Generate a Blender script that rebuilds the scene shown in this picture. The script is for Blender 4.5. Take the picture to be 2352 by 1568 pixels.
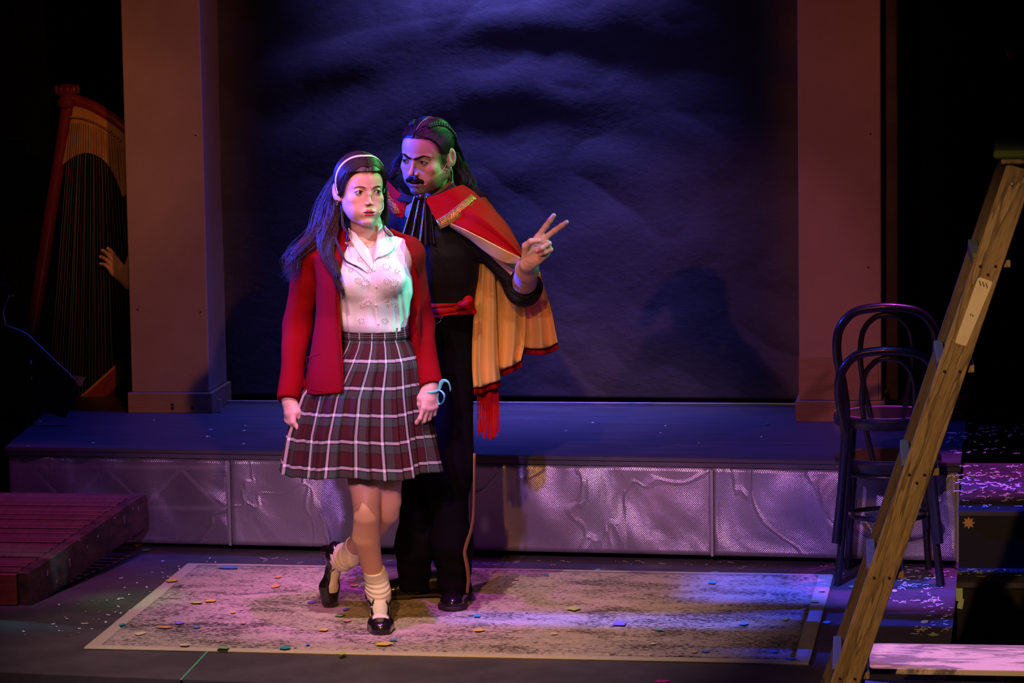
import bpy, bmesh, math, random
import numpy as np
from mathutils import Vector, Matrix, Euler
from mathutils.bvhtree import BVHTree

for o in list(bpy.data.objects):
    bpy.data.objects.remove(o)
SC = bpy.context.scene
COL = SC.collection
random.seed(7)
rng = np.random.default_rng(7)

# ------------------------------------------------------------------ camera
FPX = 8319.04
CAMP = np.array([3.18206605, -11.6829552, 2.54215297])
_yaw, _pitch, _roll = 0.144953635, 0.124866995, -0.0154655442
_cy, _sy, _cp, _sp = math.cos(_yaw), math.sin(_yaw), math.cos(_pitch), math.sin(_pitch)
_f = np.array([-_sy*_cp, _cy*_cp, -_sp]); _r0 = np.array([_cy, _sy, 0.]); _u0 = np.cross(_r0, _f)
_cr, _sr = math.cos(_roll), math.sin(_roll)
CR = _cr*_r0+_sr*_u0; CU = -_sr*_r0+_cr*_u0; CF = _f
cam_d = bpy.data.cameras.new('camera'); cam = bpy.data.objects.new('camera', cam_d); COL.objects.link(cam)
cam_d.sensor_width = 36.0; cam_d.lens = 36.0*FPX/2352.0; cam_d.clip_end = 200
cam.matrix_world = Matrix(((CR[0], CU[0], -CF[0], CAMP[0]), (CR[1], CU[1], -CF[1], CAMP[1]), (CR[2], CU[2], -CF[2], CAMP[2]), (0, 0, 0, 1)))
SC.camera = cam

# ------------------------------------------------------------------ world, exposure, lights
vs = SC.view_settings
SC.display_settings.display_device = 'sRGB'
vs.view_transform = 'Standard'; vs.look = 'None'; vs.exposure = 0.0; vs.gamma = 1.0; vs.use_curve_mapping = False
wd = bpy.data.worlds.new('dark_hall'); SC.world = wd; wd.use_nodes = True
wd.node_tree.nodes['Background'].inputs[0].default_value = (0.25, 0.2, 0.5, 1)
wd.node_tree.nodes['Background'].inputs[1].default_value = 0.004

def spot(name, loc, tgt, col, watts, deg, blend=0.5, rad=0.06, up=None, box=None, soft=0.06):
    """stage lantern; box=(half width, half height) in tan units gives the shutters of a profile lantern"""
    l = bpy.data.lights.new(name, 'SPOT'); l.color = col; l.energy = watts
    l.spot_size = math.radians(deg); l.spot_blend = blend; l.shadow_soft_size = rad
    o = bpy.data.objects.new(name, l); COL.objects.link(o)
    o.location = loc
    o.rotation_euler = (Vector(tgt)-Vector(loc)).to_track_quat('-Z', 'Y').to_euler()
    if box:
        l.use_nodes = True; nt = l.node_tree; em = nt.nodes['Emission']
        tc = nt.nodes.new('ShaderNodeTexCoord'); sx = nt.nodes.new('ShaderNodeSeparateXYZ')
        nt.links.new(tc.outputs['Normal'], sx.inputs[0])
        def M(op, a, b=None, c=None):
            n = nt.nodes.new('ShaderNodeMath'); n.operation = op
            for i, v in enumerate((a, b, c)):
                if v is None: continue
                if isinstance(v, (int, float)): n.inputs[i].default_value = v
                else: nt.links.new(v, n.inputs[i])
            return n.outputs[0]
        out = None
        for ax, hw in ((0, box[0]), (1, box[1])):
            t = M('ABSOLUTE', M('DIVIDE', sx.outputs[ax], M('ABSOLUTE', sx.outputs[2])))
            mr = nt.nodes.new('ShaderNodeMapRange'); mr.interpolation_type = 'SMOOTHSTEP'
            nt.links.new(t, mr.inputs[0])
            mr.inputs[1].default_value = hw*(1-soft); mr.inputs[2].default_value = hw*(1+soft)
            mr.inputs[3].default_value = 1; mr.inputs[4].default_value = 0
            out = mr.outputs[0] if out is None else M('MULTIPLY', out, mr.outputs[0])
        nt.links.new(out, em.inputs['Strength'])
    return o
# stage lanterns hanging over and in front of the stage (all outside the frame; the second rug magenta is an added fill)
PINK=(1.0,.10,.34); AMB=(1.0,.36,.08); BLU=(.02,.05,1.0); GRN=(.04,1.0,.30); MAG=(.75,.06,.9); CYN=(.20,.75,1.0)
spot('front_pink_lantern', (-1.5,-8.0,4.6), (1.12,.5,1.50), (1,.27,.55), 640, 9.6, .6)
spot('front_violet_lantern', (-.5,-8.0,4.9), (1.02,.4,1.15), (.50,.50,1.0), 480, 6.0, .7)
spot('front_warm_lantern', (1.6,-9.0,5.0), (1.15,.6,.62), (1,.40,.10), 1500, 12.5, .6)
spot('left_blue_lantern', (-4.5,.5,3.5), (1.0,.6,1.38), BLU, 9000, 24, .2, box=(.075,.10), soft=.25)
spot('right_green_lantern', (5.0,2.6,4.1), (1.15,.6,1.55), (.08,1.0,.25), 1500, 20, .3, box=(.085,.07), soft=.3)
spot('right_cyan_lantern', (5.2,-.6,4.0), (1.0,.35,1.16), CYN, 700, 9, .6, box=(.05,.06), soft=.4)
spot('pillar_amber_lantern', (3.5,-7.0,3.8), (-.37,2.83,1.25), (1,.30,.12), 900, 22, .4, box=(.030,.13), soft=.4)
spot('pillar_amber_lantern', (2.5,-7.0,3.8), (2.41,2.7,1.15), (1,.24,.10), 620, 22, .4, box=(.026,.12), soft=.4)
spot('harp_amber_lantern', (1.5,-5.0,3.6), (-.85,3.3,1.35), (1,.38,.12), 260, 9, .8)
spot('backdrop_blue_lantern', (1.0,2.45,4.6), (.98,3.15,2.05), (.22,.19,1.0), 1700, 56, .9, box=(.22,.30), soft=.8)
spot('backdrop_blue_lantern', (1.5,1.0,4.9), (1.15,3.15,1.5), (.16,.14,1.0), 170, 26, 1.0)
spot('deck_top_lantern', (1.0,2.6,5.5), (1.0,2.32,.4), (.03,.06,1), 620, 60, .6, box=(.37,.12), soft=.3)
spot('rug_warm_lantern', (.6,-3.0,5.5), (.9,.30,0), (1,.60,.62), 1050, 27, .8)
spot('rug_magenta_spot', (1.6,-1.0,6.0), (.75,.95,0), MAG, 900, 17, .9)
spot('rug_magenta_spot', (-.8,-1.6,6.0), (.95,.85,0), (.8,.16,.8), 700, 15, .9)  # added fill from the other side, lifts the first magenta's shadow on the rug
spot('skirt_violet_lantern', (1.0,-5.5,3.0), (1.3,1.8,.18), (.55,.24,1.0), 820, 34, .8, box=(.24,.045), soft=.5)
spot('stripe_blue_lantern', (1.70,-.8,6.0), (1.70,.60,0), (.10,.14,1), 2600, 20, .1, box=(.088,.017), soft=.3)
spot('right_blue_lantern', (2.44,-.4,6.0), (2.44,1.22,0), (.06,.10,1), 3000, 20, .1, box=(.080,.042), soft=.2)
spot('left_floor_blue_lantern', (0.4,.4,6.0), (-.02,1.55,0), (.05,.15,1), 260, 6, .8)
spot('left_floor_green_lantern', (0.4,-1.0,6.0), (-.05,.88,0), (.25,.9,.08), 420, 4.5, .8)
spot('slat_magenta_lantern', (-.6,-.4,5.8), (-.75,1.3,.15), (.75,.12,.75), 560, 16, .7)
spot('chair_magenta_lantern', (3.2,1.2,6.0), (2.9,1.4,.5), (.75,.08,.95), 1300, 12, .6)
spot('bench_pink_lantern', (3.4,.3,5.0), (3.0,-1.15,.28), (1,.36,.52), 900, 9, .4)
spot('ladder_amber_lantern', (2.0,-8.5,4.2), (2.95,-1.7,.9), (1,.54,.22), 980, 15, .6, box=(.075,.14), soft=.3)
spot('ladder_blue_lantern', (-1.0,.4,3.6), (2.8,-1.5,.6), (.10,.08,1), 900, 22, .5)
spot('leg_amber_lantern', (2.6,-8.0,4.0), (.95,.4,.36), (1,.47,.10), 620, 4.6, .7)


# ------------------------------------------------------------------ helpers
def ray(px, py):
    return CF + CR*(px-1176)/FPX - CU*(py-784)/FPX
def A(px, py, y):                 # point of the photograph on the plane at depth y
    d = ray(px, py); return CAMP + d*(y-CAMP[1])/d[1]
def Z(px, py, z=0.0):             # point of the photograph on a level
    d = ray(px, py); return CAMP + d*(z-CAMP[2])/d[2]
def V3(*a): return np.array(a, float)
def nrm(v): v = np.asarray(v, float); return v/np.linalg.norm(v)

MATS = {}
def mat(name, col=(.5, .5, .5), rough=.6, metal=0., spec=.5, bump=None, attr=False, sheen=0., coat=0., sss=0., var=None, emit=None, aniso=0.):
    if name in MATS: return MATS[name]
    m = bpy.data.materials.new(name); m.use_nodes = True; nt = m.node_tree
    b = nt.nodes['Principled BSDF']
    b.inputs['Base Color'].default_value = (*col, 1); b.inputs['Roughness'].default_value = rough
    b.inputs['Metallic'].default_value = metal; b.inputs['Specular IOR Level'].default_value = spec
    if sheen: b.inputs['Sheen Weight'].default_value = sheen; b.inputs['Sheen Roughness'].default_value = .4
    if coat: b.inputs['Coat Weight'].default_value = coat; b.inputs['Coat Roughness'].default_value = .08
    if sss:
        b.inputs['Subsurface Weight'].default_value = sss; b.inputs['Subsurface Radius'].default_value = (.012, .005, .003)
        b.inputs['Subsurface Scale'].default_value = 1.0
    if aniso: b.inputs['Anisotropic'].default_value = aniso
    src = None
    if attr:
        a = nt.nodes.new('ShaderNodeAttribute'); a.attribute_name = 'Col'; src = a.outputs['Color']
        nt.links.new(src, b.inputs['Base Color'])
    if var:    # (scale, second colour, low, high, stretch)
        tc = nt.nodes.new('ShaderNodeTexCoord'); mp = nt.nodes.new('ShaderNodeMapping')
        mp.inputs['Scale'].default_value = var[4] if len(var) > 4 else (1, 1, 1)
        n = nt.nodes.new('ShaderNodeTexNoise'); n.inputs['Scale'].default_value = var[0]; n.inputs['Detail'].default_value = 6; n.inputs['Roughness'].default_value = .65
        r = nt.nodes.new('ShaderNodeMapRange'); r.inputs[1].default_value = var[2]; r.inputs[2].default_value = var[3]
        mx = nt.nodes.new('ShaderNodeMix'); mx.data_type = 'RGBA'
        nt.links.new(tc.outputs['Object'], mp.inputs[0]); nt.links.new(mp.outputs[0], n.inputs['Vector']); nt.links.new(n.outputs[0], r.inputs[0])
        nt.links.new(r.outputs[0], mx.inputs['Factor'])
        mx.inputs[6].default_value = (*col, 1); mx.inputs[7].default_value = (*var[1], 1)
        if src: nt.links.new(src, mx.inputs[6])
        nt.links.new(mx.outputs[2], b.inputs['Base Color'])
    if bump:   # (scale, strength, distance, stretch)
        tc = nt.nodes.new('ShaderNodeTexCoord'); mp = nt.nodes.new('ShaderNodeMapping')
        mp.inputs['Scale'].default_value = bump[3] if len(bump) > 3 else (1, 1, 1)
        n = nt.nodes.new('ShaderNodeTexNoise'); n.inputs['Scale'].default_value = bump[0]; n.inputs['Detail'].default_value = 5
        bp = nt.nodes.new('ShaderNodeBump'); bp.inputs['Strength'].default_value = bump[1]; bp.inputs['Distance'].default_value = bump[2]
        nt.links.new(tc.outputs['Object'], mp.inputs[0]); nt.links.new(mp.outputs[0], n.inputs['Vector'])
        nt.links.new(n.outputs[0], bp.inputs['Height']); nt.links.new(bp.outputs[0], b.inputs['Normal'])
    if emit:
        b.inputs['Emission Color'].default_value = (*emit[0], 1); b.inputs['Emission Strength'].default_value = emit[1]
    MATS[name] = m; return m

def empty(name, loc, label, cat, group=None):
    o = bpy.data.objects.new(name, None); COL.objects.link(o); o.location = [float(x) for x in loc]
    o.empty_display_size = .1
    o['label'] = label; o['category'] = cat
    if group: o['group'] = group
    bpy.context.view_layer.update() if False else None
    o.matrix_world  # noqa
    return o
def tag(o, label=None, cat=None, group=None, kind=None):
    if label: o['label'] = label
    if cat: o['category'] = cat
    if group: o['group'] = group
    if kind: o['kind'] = kind
    return o
def wloc(o):
    p = V3(0, 0, 0)
    while o is not None:
        p = p + np.array(o.location); o = o.parent
    return p

class MB:
    def __init__(s): s.v = []; s.f = []; s.m = []; s.n = 0
    def add(s, vs, fs, mi=0):
        b = s.n; vs = [tuple(float(c) for c in p) for p in vs]
        s.v += vs; s.n += len(vs)
        for f in fs: s.f.append(tuple(i+b for i in f)); s.m.append(mi)
        return s
    def box(s, c, sz, R=None, mi=0, bev=0.0):
        c = np.array(c, float); h = np.array(sz, float)/2
        if bev <= 0:
            q = np.array([[x, y, z] for x in (-1, 1) for y in (-1, 1) for z in (-1, 1)])*h
            fs = [(0, 1, 3, 2), (4, 6, 7, 5), (0, 4, 5, 1), (2, 3, 7, 6), (0, 2, 6, 4), (1, 5, 7, 3)]
        else:
            bm = bmesh.new(); bmesh.ops.create_cube(bm, size=1.0)
            for vv in bm.verts: vv.co = Vector((vv.co.x*2*h[0], vv.co.y*2*h[1], vv.co.z*2*h[2]))
            bmesh.ops.bevel(bm, geom=bm.edges[:], offset=bev, segments=1, affect='EDGES')
            bm.verts.ensure_lookup_table()
            q = np.array([vv.co[:] for vv in bm.verts]); fs = [tuple(vv.index for vv in f.verts) for f in bm.faces]; bm.free()
        if R is not None: q = q@np.array(R).T
        return s.add(q+c, fs, mi)
    def tube(s, pts, r, n=10, cap=True, closed=False, mi=0, flat=None):
        pts = np.array(pts, float); k = len(pts)
        r = np.full(k, r, float) if np.isscalar(r) else np.array(r, float)
        t = np.zeros_like(pts)
        if closed: t = np.roll(pts, -1, 0)-np.roll(pts, 1, 0)
        else:
            t[1:-1] = pts[2:]-pts[:-2]; t[0] = pts[1]-pts[0]; t[-1] = pts[-1]-pts[-2]
        t /= np.maximum(np.linalg.norm(t, axis=1, keepdims=True), 1e-9)
        u = np.cross(t[0], [0, 0, 1.]);
        if np.linalg.norm(u) < .2: u = np.cross(t[0], [1., 0, 0])
        u /= np.linalg.norm(u); vs = []
        for i in range(k):
            u = u-t[i]*(u@t[i]); u /= np.linalg.norm(u); w = np.cross(t[i], u)
            for j in range(n):
                a = 2*math.pi*j/n
                cu, cw = math.cos(a), math.sin(a)
                if flat: cw *= flat
                vs.append(pts[i]+r[i]*(cu*u+cw*w))
        fs = []
        for i in range(k if closed else k-1):
            a = i*n; b = ((i+1) % k)*n
            for j in range(n): fs.append((a+j, a+(j+1) % n, b+(j+1) % n, b+j))
        if cap and not closed:
            fs.append(tuple(range(n))[::-1]); fs.append(tuple((k-1)*n+j for j in range(n)))
        return s.add(vs, fs, mi)
    def prism(s, poly, d0, d1, fn, mi=0):
        """polygon in 2-D (a,b) extruded from d0 to d1; fn(a,b,d)->xyz"""
        n = len(poly); vs = [fn(a, b, d0) for a, b in poly]+[fn(a, b, d1) for a, b in poly]
        fs = [tuple(range(n))[::-1], tuple(range(n, 2*n))]+[(i, (i+1) % n, n+(i+1) % n, n+i) for i in range(n)]
        return s.add(vs, fs, mi)
    def lathe(s, prof, c=(0, 0, 0), n=24, R=None, mi=0):
        vs = []; c = np.array(c, float)
        for rr, z in prof:
            for j in range(n):
                a = 2*math.pi*j/n; p = np.array([rr*math.cos(a), rr*math.sin(a), z])
                if R is not None: p = np.array(R)@p
                vs.append(p+c)
        fs = [(i*n+j, i*n+(j+1) % n, (i+1)*n+(j+1) % n, (i+1)*n+j) for i in range(len(prof)-1) for j in range(n)]
        fs += [tuple(range(n))[::-1], tuple((len(prof)-1)*n+j for j in range(n))]
        return s.add(vs, fs, mi)
    def ball(s, c, r, n=10, mi=0):
        r = np.array([r]*3 if np.isscalar(r) else r, float)
        vs = []; m = max(4, n//2+1)
        for i in range(1, m):
            ph = math.pi*i/m
            for j in range(n):
                th = 2*math.pi*j/n; vs.append(np.array(c)+r*np.array([math.sin(ph)*math.cos(th), math.sin(ph)*math.sin(th), math.cos(ph)]))
        top = len(vs); vs += [np.array(c)+r*[0, 0, 1], np.array(c)+r*[0, 0, -1]]
        fs = [(i*n+j, (i+1)*n+j, (i+1)*n+(j+1) % n, i*n+(j+1) % n) for i in range(m-2) for j in range(n)]
        fs += [(top, j, (j+1) % n) for j in range(n)]+[(top+1, (m-2)*n+(j+1) % n, (m-2)*n+j) for j in range(n)]
        return s.add(vs, fs, mi)
    def build(s, name, mats, parent=None, smooth=False, kind=None, recalc=True):
        if not isinstance(mats, (list, tuple)): mats = [mats]
        off = wloc(parent) if parent is not None else V3(0, 0, 0)
        org = V3(0, 0, 0)
        if parent is None:
            a = np.array(s.v); org = np.array([(a[:, 0].min()+a[:, 0].max())/2, (a[:, 1].min()+a[:, 1].max())/2, a[:, 2].min()])
        me = bpy.data.meshes.new(name)
        me.from_pydata([tuple(np.array(p)-off-org) for p in s.v], [], s.f)
        for m in mats: me.materials.append(m)
        me.polygons.foreach_set('material_index', s.m)
        if recalc:
            bm = bmesh.new(); bm.from_mesh(me); bmesh.ops.recalc_face_normals(bm, faces=bm.faces); bm.to_mesh(me); bm.free()
        if smooth:
            me.polygons.foreach_set('use_smooth', [True]*len(me.polygons))
            try: me.set_sharp_from_angle(angle=math.radians(50))
            except Exception: pass
        me.update()
        o = bpy.data.objects.new(name, me); COL.objects.link(o); o.location = org
        if parent is not None: o.parent = parent
        if kind: o['kind'] = kind
        return o
def npmesh(name, v, f, mats, parent=None, smooth=True, col=None, uv=None, kind=None):
    """big arrays: v (n,3), f (m,3|4)"""
    v = np.asarray(v, np.float64); off = wloc(parent) if parent is not None else V3(0, 0, 0)
    org = V3(0, 0, 0)
    if parent is None: org = np.array([(v[:, 0].min()+v[:, 0].max())/2, (v[:, 1].min()+v[:, 1].max())/2, v[:, 2].min()])
    me = bpy.data.meshes.new(name); f = np.asarray(f, np.int32); k = f.shape[1]
    me.vertices.add(len(v)); me.vertices.foreach_set('co', (v-off-org).astype(np.float32).ravel())
    me.loops.add(f.size); me.loops.foreach_set('vertex_index', f.ravel())
    me.polygons.add(len(f)); me.polygons.foreach_set('loop_start', np.arange(0, f.size, k, dtype=np.int32))
    me.update(calc_edges=True); me.validate()
    if smooth: me.polygons.foreach_set('use_smooth', np.ones(len(me.polygons), bool))
    if not isinstance(mats, (list, tuple)): mats = [mats]
    for m in mats: me.materials.append(m)
    if col is not None:
        at = me.color_attributes.new('Col', 'FLOAT_COLOR', 'POINT')
        at.data.foreach_set('color', np.concatenate([col, np.ones((len(col), 1))], 1).astype(np.float32).ravel())
    if uv is not None:
        ul = me.uv_layers.new(name='UVMap'); li = np.zeros(len(me.loops), np.int32); me.loops.foreach_get('vertex_index', li)
        ul.data.foreach_set('uv', uv[li].astype(np.float32).ravel())
    me.update()
    o = bpy.data.objects.new(name, me); COL.objects.link(o); o.location = org
    if parent is not None: o.parent = parent
    if kind: o['kind'] = kind
    return o
def cr_curve(P, n):
    """Catmull-Rom through points, n samples per span"""
    P = np.array(P, float); Q = np.vstack([2*P[0]-P[1], P, 2*P[-1]-P[-2]]); out = []
    for i in range(1, len(Q)-2):
        for t in np.linspace(0, 1, n, endpoint=False):
            a, b, c, d = Q[i-1], Q[i], Q[i+1], Q[i+2]
            out.append(.5*((2*b)+(-a+c)*t+(2*a-5*b+4*c-d)*t*t+(-a+3*b-3*c+d)*t**3))
    out.append(P[-1]); return np.array(out)
def cr_patch(G, n=8, m=8):
    """G rows x cols x 3 -> dense grid"""
    G = np.array(G, float); rows = np.array([cr_curve(r, m) for r in G])
    return np.stack([cr_curve(rows[:, j], n) for j in range(rows.shape[1])], 1)
def grid_faces(a, b, wrap=False):
    i, j = np.meshgrid(np.arange(a-1), np.arange(b if wrap else b-1), indexing='ij'); j2 = (j+1) % b
    return np.stack([i*b+j, i*b+j2, (i+1)*b+j2, (i+1)*b+j], -1).reshape(-1, 4)
def sheet(name, G, mats, parent, th=0.004, uv=False, flip=False, kind=None):
    """dense grid -> closed sheet of thickness th; second material on the back"""
    G = np.array(G); a, b = G.shape[:2]
    du = np.gradient(G, axis=0); dv = np.gradient(G, axis=1); N = np.cross(du, dv); N /= np.maximum(np.linalg.norm(N, axis=2, keepdims=True), 1e-9)
    if flip: N = -N
    F = G+N*th/2; B = G-N*th/2; v = np.concatenate([F.reshape(-1, 3), B.reshape(-1, 3)]); f = grid_faces(a, b); k = a*b
    f2 = f[:, ::-1]+k
    ring = [i*b for i in range(a)]+[(a-1)*b+j for j in range(1, b)]+[i*b+b-1 for i in range(a-2, -1, -1)]+[j for j in range(b-2, 0, -1)]
    e = np.array([(ring[i], ring[(i+1) % len(ring)], ring[(i+1) % len(ring)]+k, ring[i]+k) for i in range(len(ring))])
    fs = np.concatenate([f, f2, e])
    uvs = None
    if uv:
        uu, vv = np.meshgrid(np.linspace(0, 1, a), np.linspace(0, 1, b), indexing='ij'); q = np.stack([vv.ravel(), uu.ravel()], 1); uvs = np.concatenate([q, q])
    o = npmesh(name, v, fs, mats, parent, True, uv=uvs, kind=kind)
    if isinstance(mats, (list, tuple)) and len(mats) > 1:
        mi = np.zeros(len(fs), np.int32); mi[len(f):2*len(f)] = 1; mi[2*len(f):] = 0
        o.data.polygons.foreach_set('material_index', mi)
    bm = bmesh.new(); bm.from_mesh(o.data); bmesh.ops.recalc_face_normals(bm, faces=bm.faces); bm.to_mesh(o.data); bm.free()
    return o

# ================================================================== SETTING
def noise_mix(name, c1, c2, scale, lo, hi, rough=.7, stretch=(1, 1, 1), bump=None, spec=.4):
    return mat(name, c1, rough, spec=spec, var=(scale, c2, lo, hi, stretch), bump=bump)
M_floor = noise_mix('stage_floor_paint', (.07, .062, .07), (.11, .10, .11), 6, .4, .7, .62, bump=(60, .15, .002))
M_black = mat('black_paint', (.008, .008, .009), .7, bump=(40, .2, .002))
M_void = mat('black_masking_cloth', (.004, .004, .005), .95, spec=.1)
M_deck = noise_mix('deck_paint', (.06, .06, .075), (.10, .10, .12), 5, .4, .7, .5, (.6, 4, 1), bump=(80, .15, .002))

def struct(o): o['kind'] = 'structure'; return o
def slab(name, x0, x1, y0, y1, z0, z1, m):
    b = MB(); b.box(((x0+x1)/2, (y0+y1)/2, (z0+z1)/2), (x1-x0, y1-y0, z1-z0)); return struct(b.build(name, m))
slab('floor', -8, 9, -14, 9, -.66, -.6, M_black)
b = MB(); b.prism([(-5.2, .1), (-.2, -.345), (.75, -.435), (2.9, -.60), (2.9, 5.2), (-5.2, 5.2)], -.10, 0.0, lambda a, c, d: (a, c, d))
fl = struct(b.build('floor', M_floor)); fl.name = 'floor_stage'
b = MB(); b.prism([(-5.2, .14), (-.2, -.305), (.75, -.395), (2.86, -.56), (2.86, 5), (-5.2, 5)], -.60, -.1005, lambda a, c, d: (a, c, d)); struct(b.build('trim_1', M_void))
slab('wall_back', -6, 8, 5.2, 5.3, -.6, 6.5, M_void)
slab('wall_left', -5.3, -5.2, -3, 5.2, -.6, 6.5, M_void)
slab('wall_right', 7.0, 7.1, -3, 5.2, -.6, 6.5, M_void)

# seams of the stage floor (panel joints picked out by taped edges)
M_seam = mat('seam_line', (.008, .008, .008), .8)
def strip_on(name, p0, p1, w, z, m, parent=None, th=.0015):
    p0 = np.array(p0, float); p1 = np.array(p1, float); d = nrm(p1-p0); n = np.array([-d[1], d[0]])*w/2
    b = MB(); b.prism([tuple(p0-n), tuple(p1-n), tuple(p1+n), tuple(p0+n)], z, z+th, lambda a, c, dd: (a, c, dd)); return b.build(name, m, parent)
a_, b_ = Z(476, 1497), Z(415, 1562)
o = strip_on('floor_tape', a_[:2], b_[:2], .008, .0004, mat('green_tape', (.10, .42, .22), .6)); tag(o, 'thin green tape line on the stage floor, in front of the rug', 'tape')

# ---- raised stage deck with its skirt of dotted reflective sheet
HD = .40
PF = lambda x: 1.902-(x+.8)*.0598          # front edge of the deck
deck = empty('raised_platform', (1.0, 2.5, 0), 'low raised stage platform with blue-lit deck and dotted silvery skirt, behind the two performers', 'stage platform')
b = MB(); b.prism([(-.81, PF(-.81)), (2.905, PF(2.905)), (2.905, 4.6), (-.93, 4.6), (-.90, 2.80)], HD-.035, HD, lambda a, c, d: (a, c, d)); b.build('deck', M_deck, deck)
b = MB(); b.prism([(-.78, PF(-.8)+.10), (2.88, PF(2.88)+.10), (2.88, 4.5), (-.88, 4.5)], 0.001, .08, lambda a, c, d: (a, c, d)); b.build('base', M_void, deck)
b = MB(); b.prism([(-.76, PF(-.8)+.30), (2.86, PF(2.86)+.30), (2.86, PF(2.86)+.33), (-.76, PF(-.8)+.33)], 0.08, HD-.036, lambda a, c, d: (a, c, d)); b.build('inner_wall', mat('inner_dark', (.02, .016, .02), .9), deck)

def skirt_mat(name, transp):
    m = bpy.data.materials.new(name); m.use_nodes = True; nt = m.node_tree; N = nt.nodes; L = nt.links
    bs = N['Principled BSDF']; out = N['Material Output']
    tc = N.new('ShaderNodeTexCoord'); sp = N.new('ShaderNodeSeparateXYZ'); L.new(tc.outputs['Object'], sp.inputs[0])
    def M(op, a, b=None):
        n = N.new('ShaderNodeMath'); n.operation = op
        for i, v in enumerate((a, b)):
            if v is None: continue
            if isinstance(v, (int, float)): n.inputs[i].default_value = v
            else: L.new(v, n.inputs[i])
        return n.outputs[0]
    k = 2*math.pi/.0085
    g = M('MULTIPLY', M('SINE', M('MULTIPLY', sp.outputs[0], k)), M('SINE', M('MULTIPLY', sp.outputs[2], k)))
    dots = N.new('ShaderNodeMapRange'); L.new(g, dots.inputs[0]); dots.inputs[1].default_value = .35; dots.inputs[2].default_value = .75
    mx = N.new('ShaderNodeMix'); mx.data_type = 'RGBA'; L.new(dots.outputs[0], mx.inputs['Factor'])
    mx.inputs[6].default_value = (.46, .44, .48, 1); mx.inputs[7].default_value = (.08, .07, .09, 1); L.new(mx.outputs[2], bs.inputs['Base Color'])
    bs.inputs['Metallic'].default_value = .55; bs.inputs['Roughness'].default_value = .30
    n1 = N.new('ShaderNodeTexNoise'); n1.inputs['Scale'].default_value = 3.0; n1.inputs['Detail'].default_value = 2.5; n1.inputs['Distortion'].default_value = .6
    n2 = N.new('ShaderNodeTexVoronoi'); n2.feature = 'DISTANCE_TO_EDGE'; n2.inputs['Scale'].default_value = 3.0
    mp = N.new('ShaderNodeMapping'); mp.inputs['Scale'].default_value = (1, 1, .8); L.new(tc.outputs['Object'], mp.inputs[0])
    ds = N.new('ShaderNodeMix'); ds.data_type = 'VECTOR'; ds.inputs['Factor'].default_value = .45; L.new(mp.outputs[0], ds.inputs[4]); L.new(n1.outputs['Color'], ds.inputs[5])
    L.new(mp.outputs[0], n1.inputs['Vector']); L.new(ds.outputs[1], n2.inputs['Vector'])
    rd = N.new('ShaderNodeMapRange'); L.new(n2.outputs['Distance'], rd.inputs[0]); rd.inputs[1].default_value = 0; rd.inputs[2].default_value = .035; rd.inputs[3].default_value = .07; rd.inputs[4].default_value = 0
    h = M('ADD', n1.outputs[0], rd.outputs[0])
    b1 = N.new('ShaderNodeBump'); b1.inputs['Strength'].default_value = .8; b1.inputs['Distance'].default_value = .036; L.new(h, b1.inputs['Height'])
    b2 = N.new('ShaderNodeBump'); b2.inputs['Strength'].default_value = .35; b2.inputs['Distance'].default_value = .001; L.new(g, b2.inputs['Height']); L.new(b1.outputs[0], b2.inputs['Normal'])
    L.new(b2.outputs[0], bs.inputs['Normal'])
    if transp:
        tr = N.new('ShaderNodeBsdfTransparent'); ms = N.new('ShaderNodeMixShader'); ms.inputs[0].default_value = transp
        L.new(bs.outputs[0], ms.inputs[1]); L.new(tr.outputs[0], ms.inputs[2]); L.new(ms.outputs[0], out.inputs[0])
    return m
M_sk = skirt_mat('dotted_sheet', 0); M_skt = skirt_mat('dotted_sheet_clear', .5)
SB = .028
def skirt(x0, x1, m, seed):
    r = np.random.default_rng(seed); n = max(8, int((x1-x0)/.02)); k = 20
    G = np.zeros((k, n, 3)); ph = r.uniform(0, 6, 8)
    for i, tz in enumerate(np.linspace(0, 1, k)):
        for j, tx in enumerate(np.linspace(0, 1, n)):
            x = x0+(x1-x0)*tx; z = SB+(HD-.038-SB)*tz
            w = math.sin(math.pi*tx)**.5*math.sin(math.pi*min(1, tz*1.02)) if 0 < tx < 1 else 0
            d = .010*w*(math.sin(7*x+ph[0]+3*z)+.7*math.sin(13*x-9*z+ph[1])+.5*math.sin(22*x+14*z+ph[2]))
            d += .006*tz**4*math.sin(31*x+ph[3])*(1 if 0 < tx < 1 else 0)
            G[i, j] = (x, PF(x)+.006+d, z)
    return sheet('skirt_panel', G, m, deck, .002)
xs = [-.80, .094, 1.04, 1.975, 2.895]
skirt(xs[0], xs[1], M_skt, 1); skirt(xs[1]+.002, xs[2], M_sk, 2); skirt(xs[2]+.002, xs[3], M_sk, 3); skirt(xs[3]+.002, xs[4], M_sk, 4)
M_alu = mat('aluminium_edge', (.42, .40, .40), .4, .8)
for x in xs[1:]:
    b = MB(); b.box((x, PF(x)-.012, SB+.165), (.010, .006, .33)); b.build('seam_strip', M_alu, deck)
b = MB(); b.prism([(-.81, PF(-.81)-.012), (2.905, PF(2.905)-.012), (2.905, PF(2.905)+.001), (-.81, PF(-.81)+.001)], HD-.014, HD-.001, lambda a, c, d: (a, c, d)); b.build('deck_nosing', mat('deck_edge', (.05, .05, .06), .6), deck)
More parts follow.
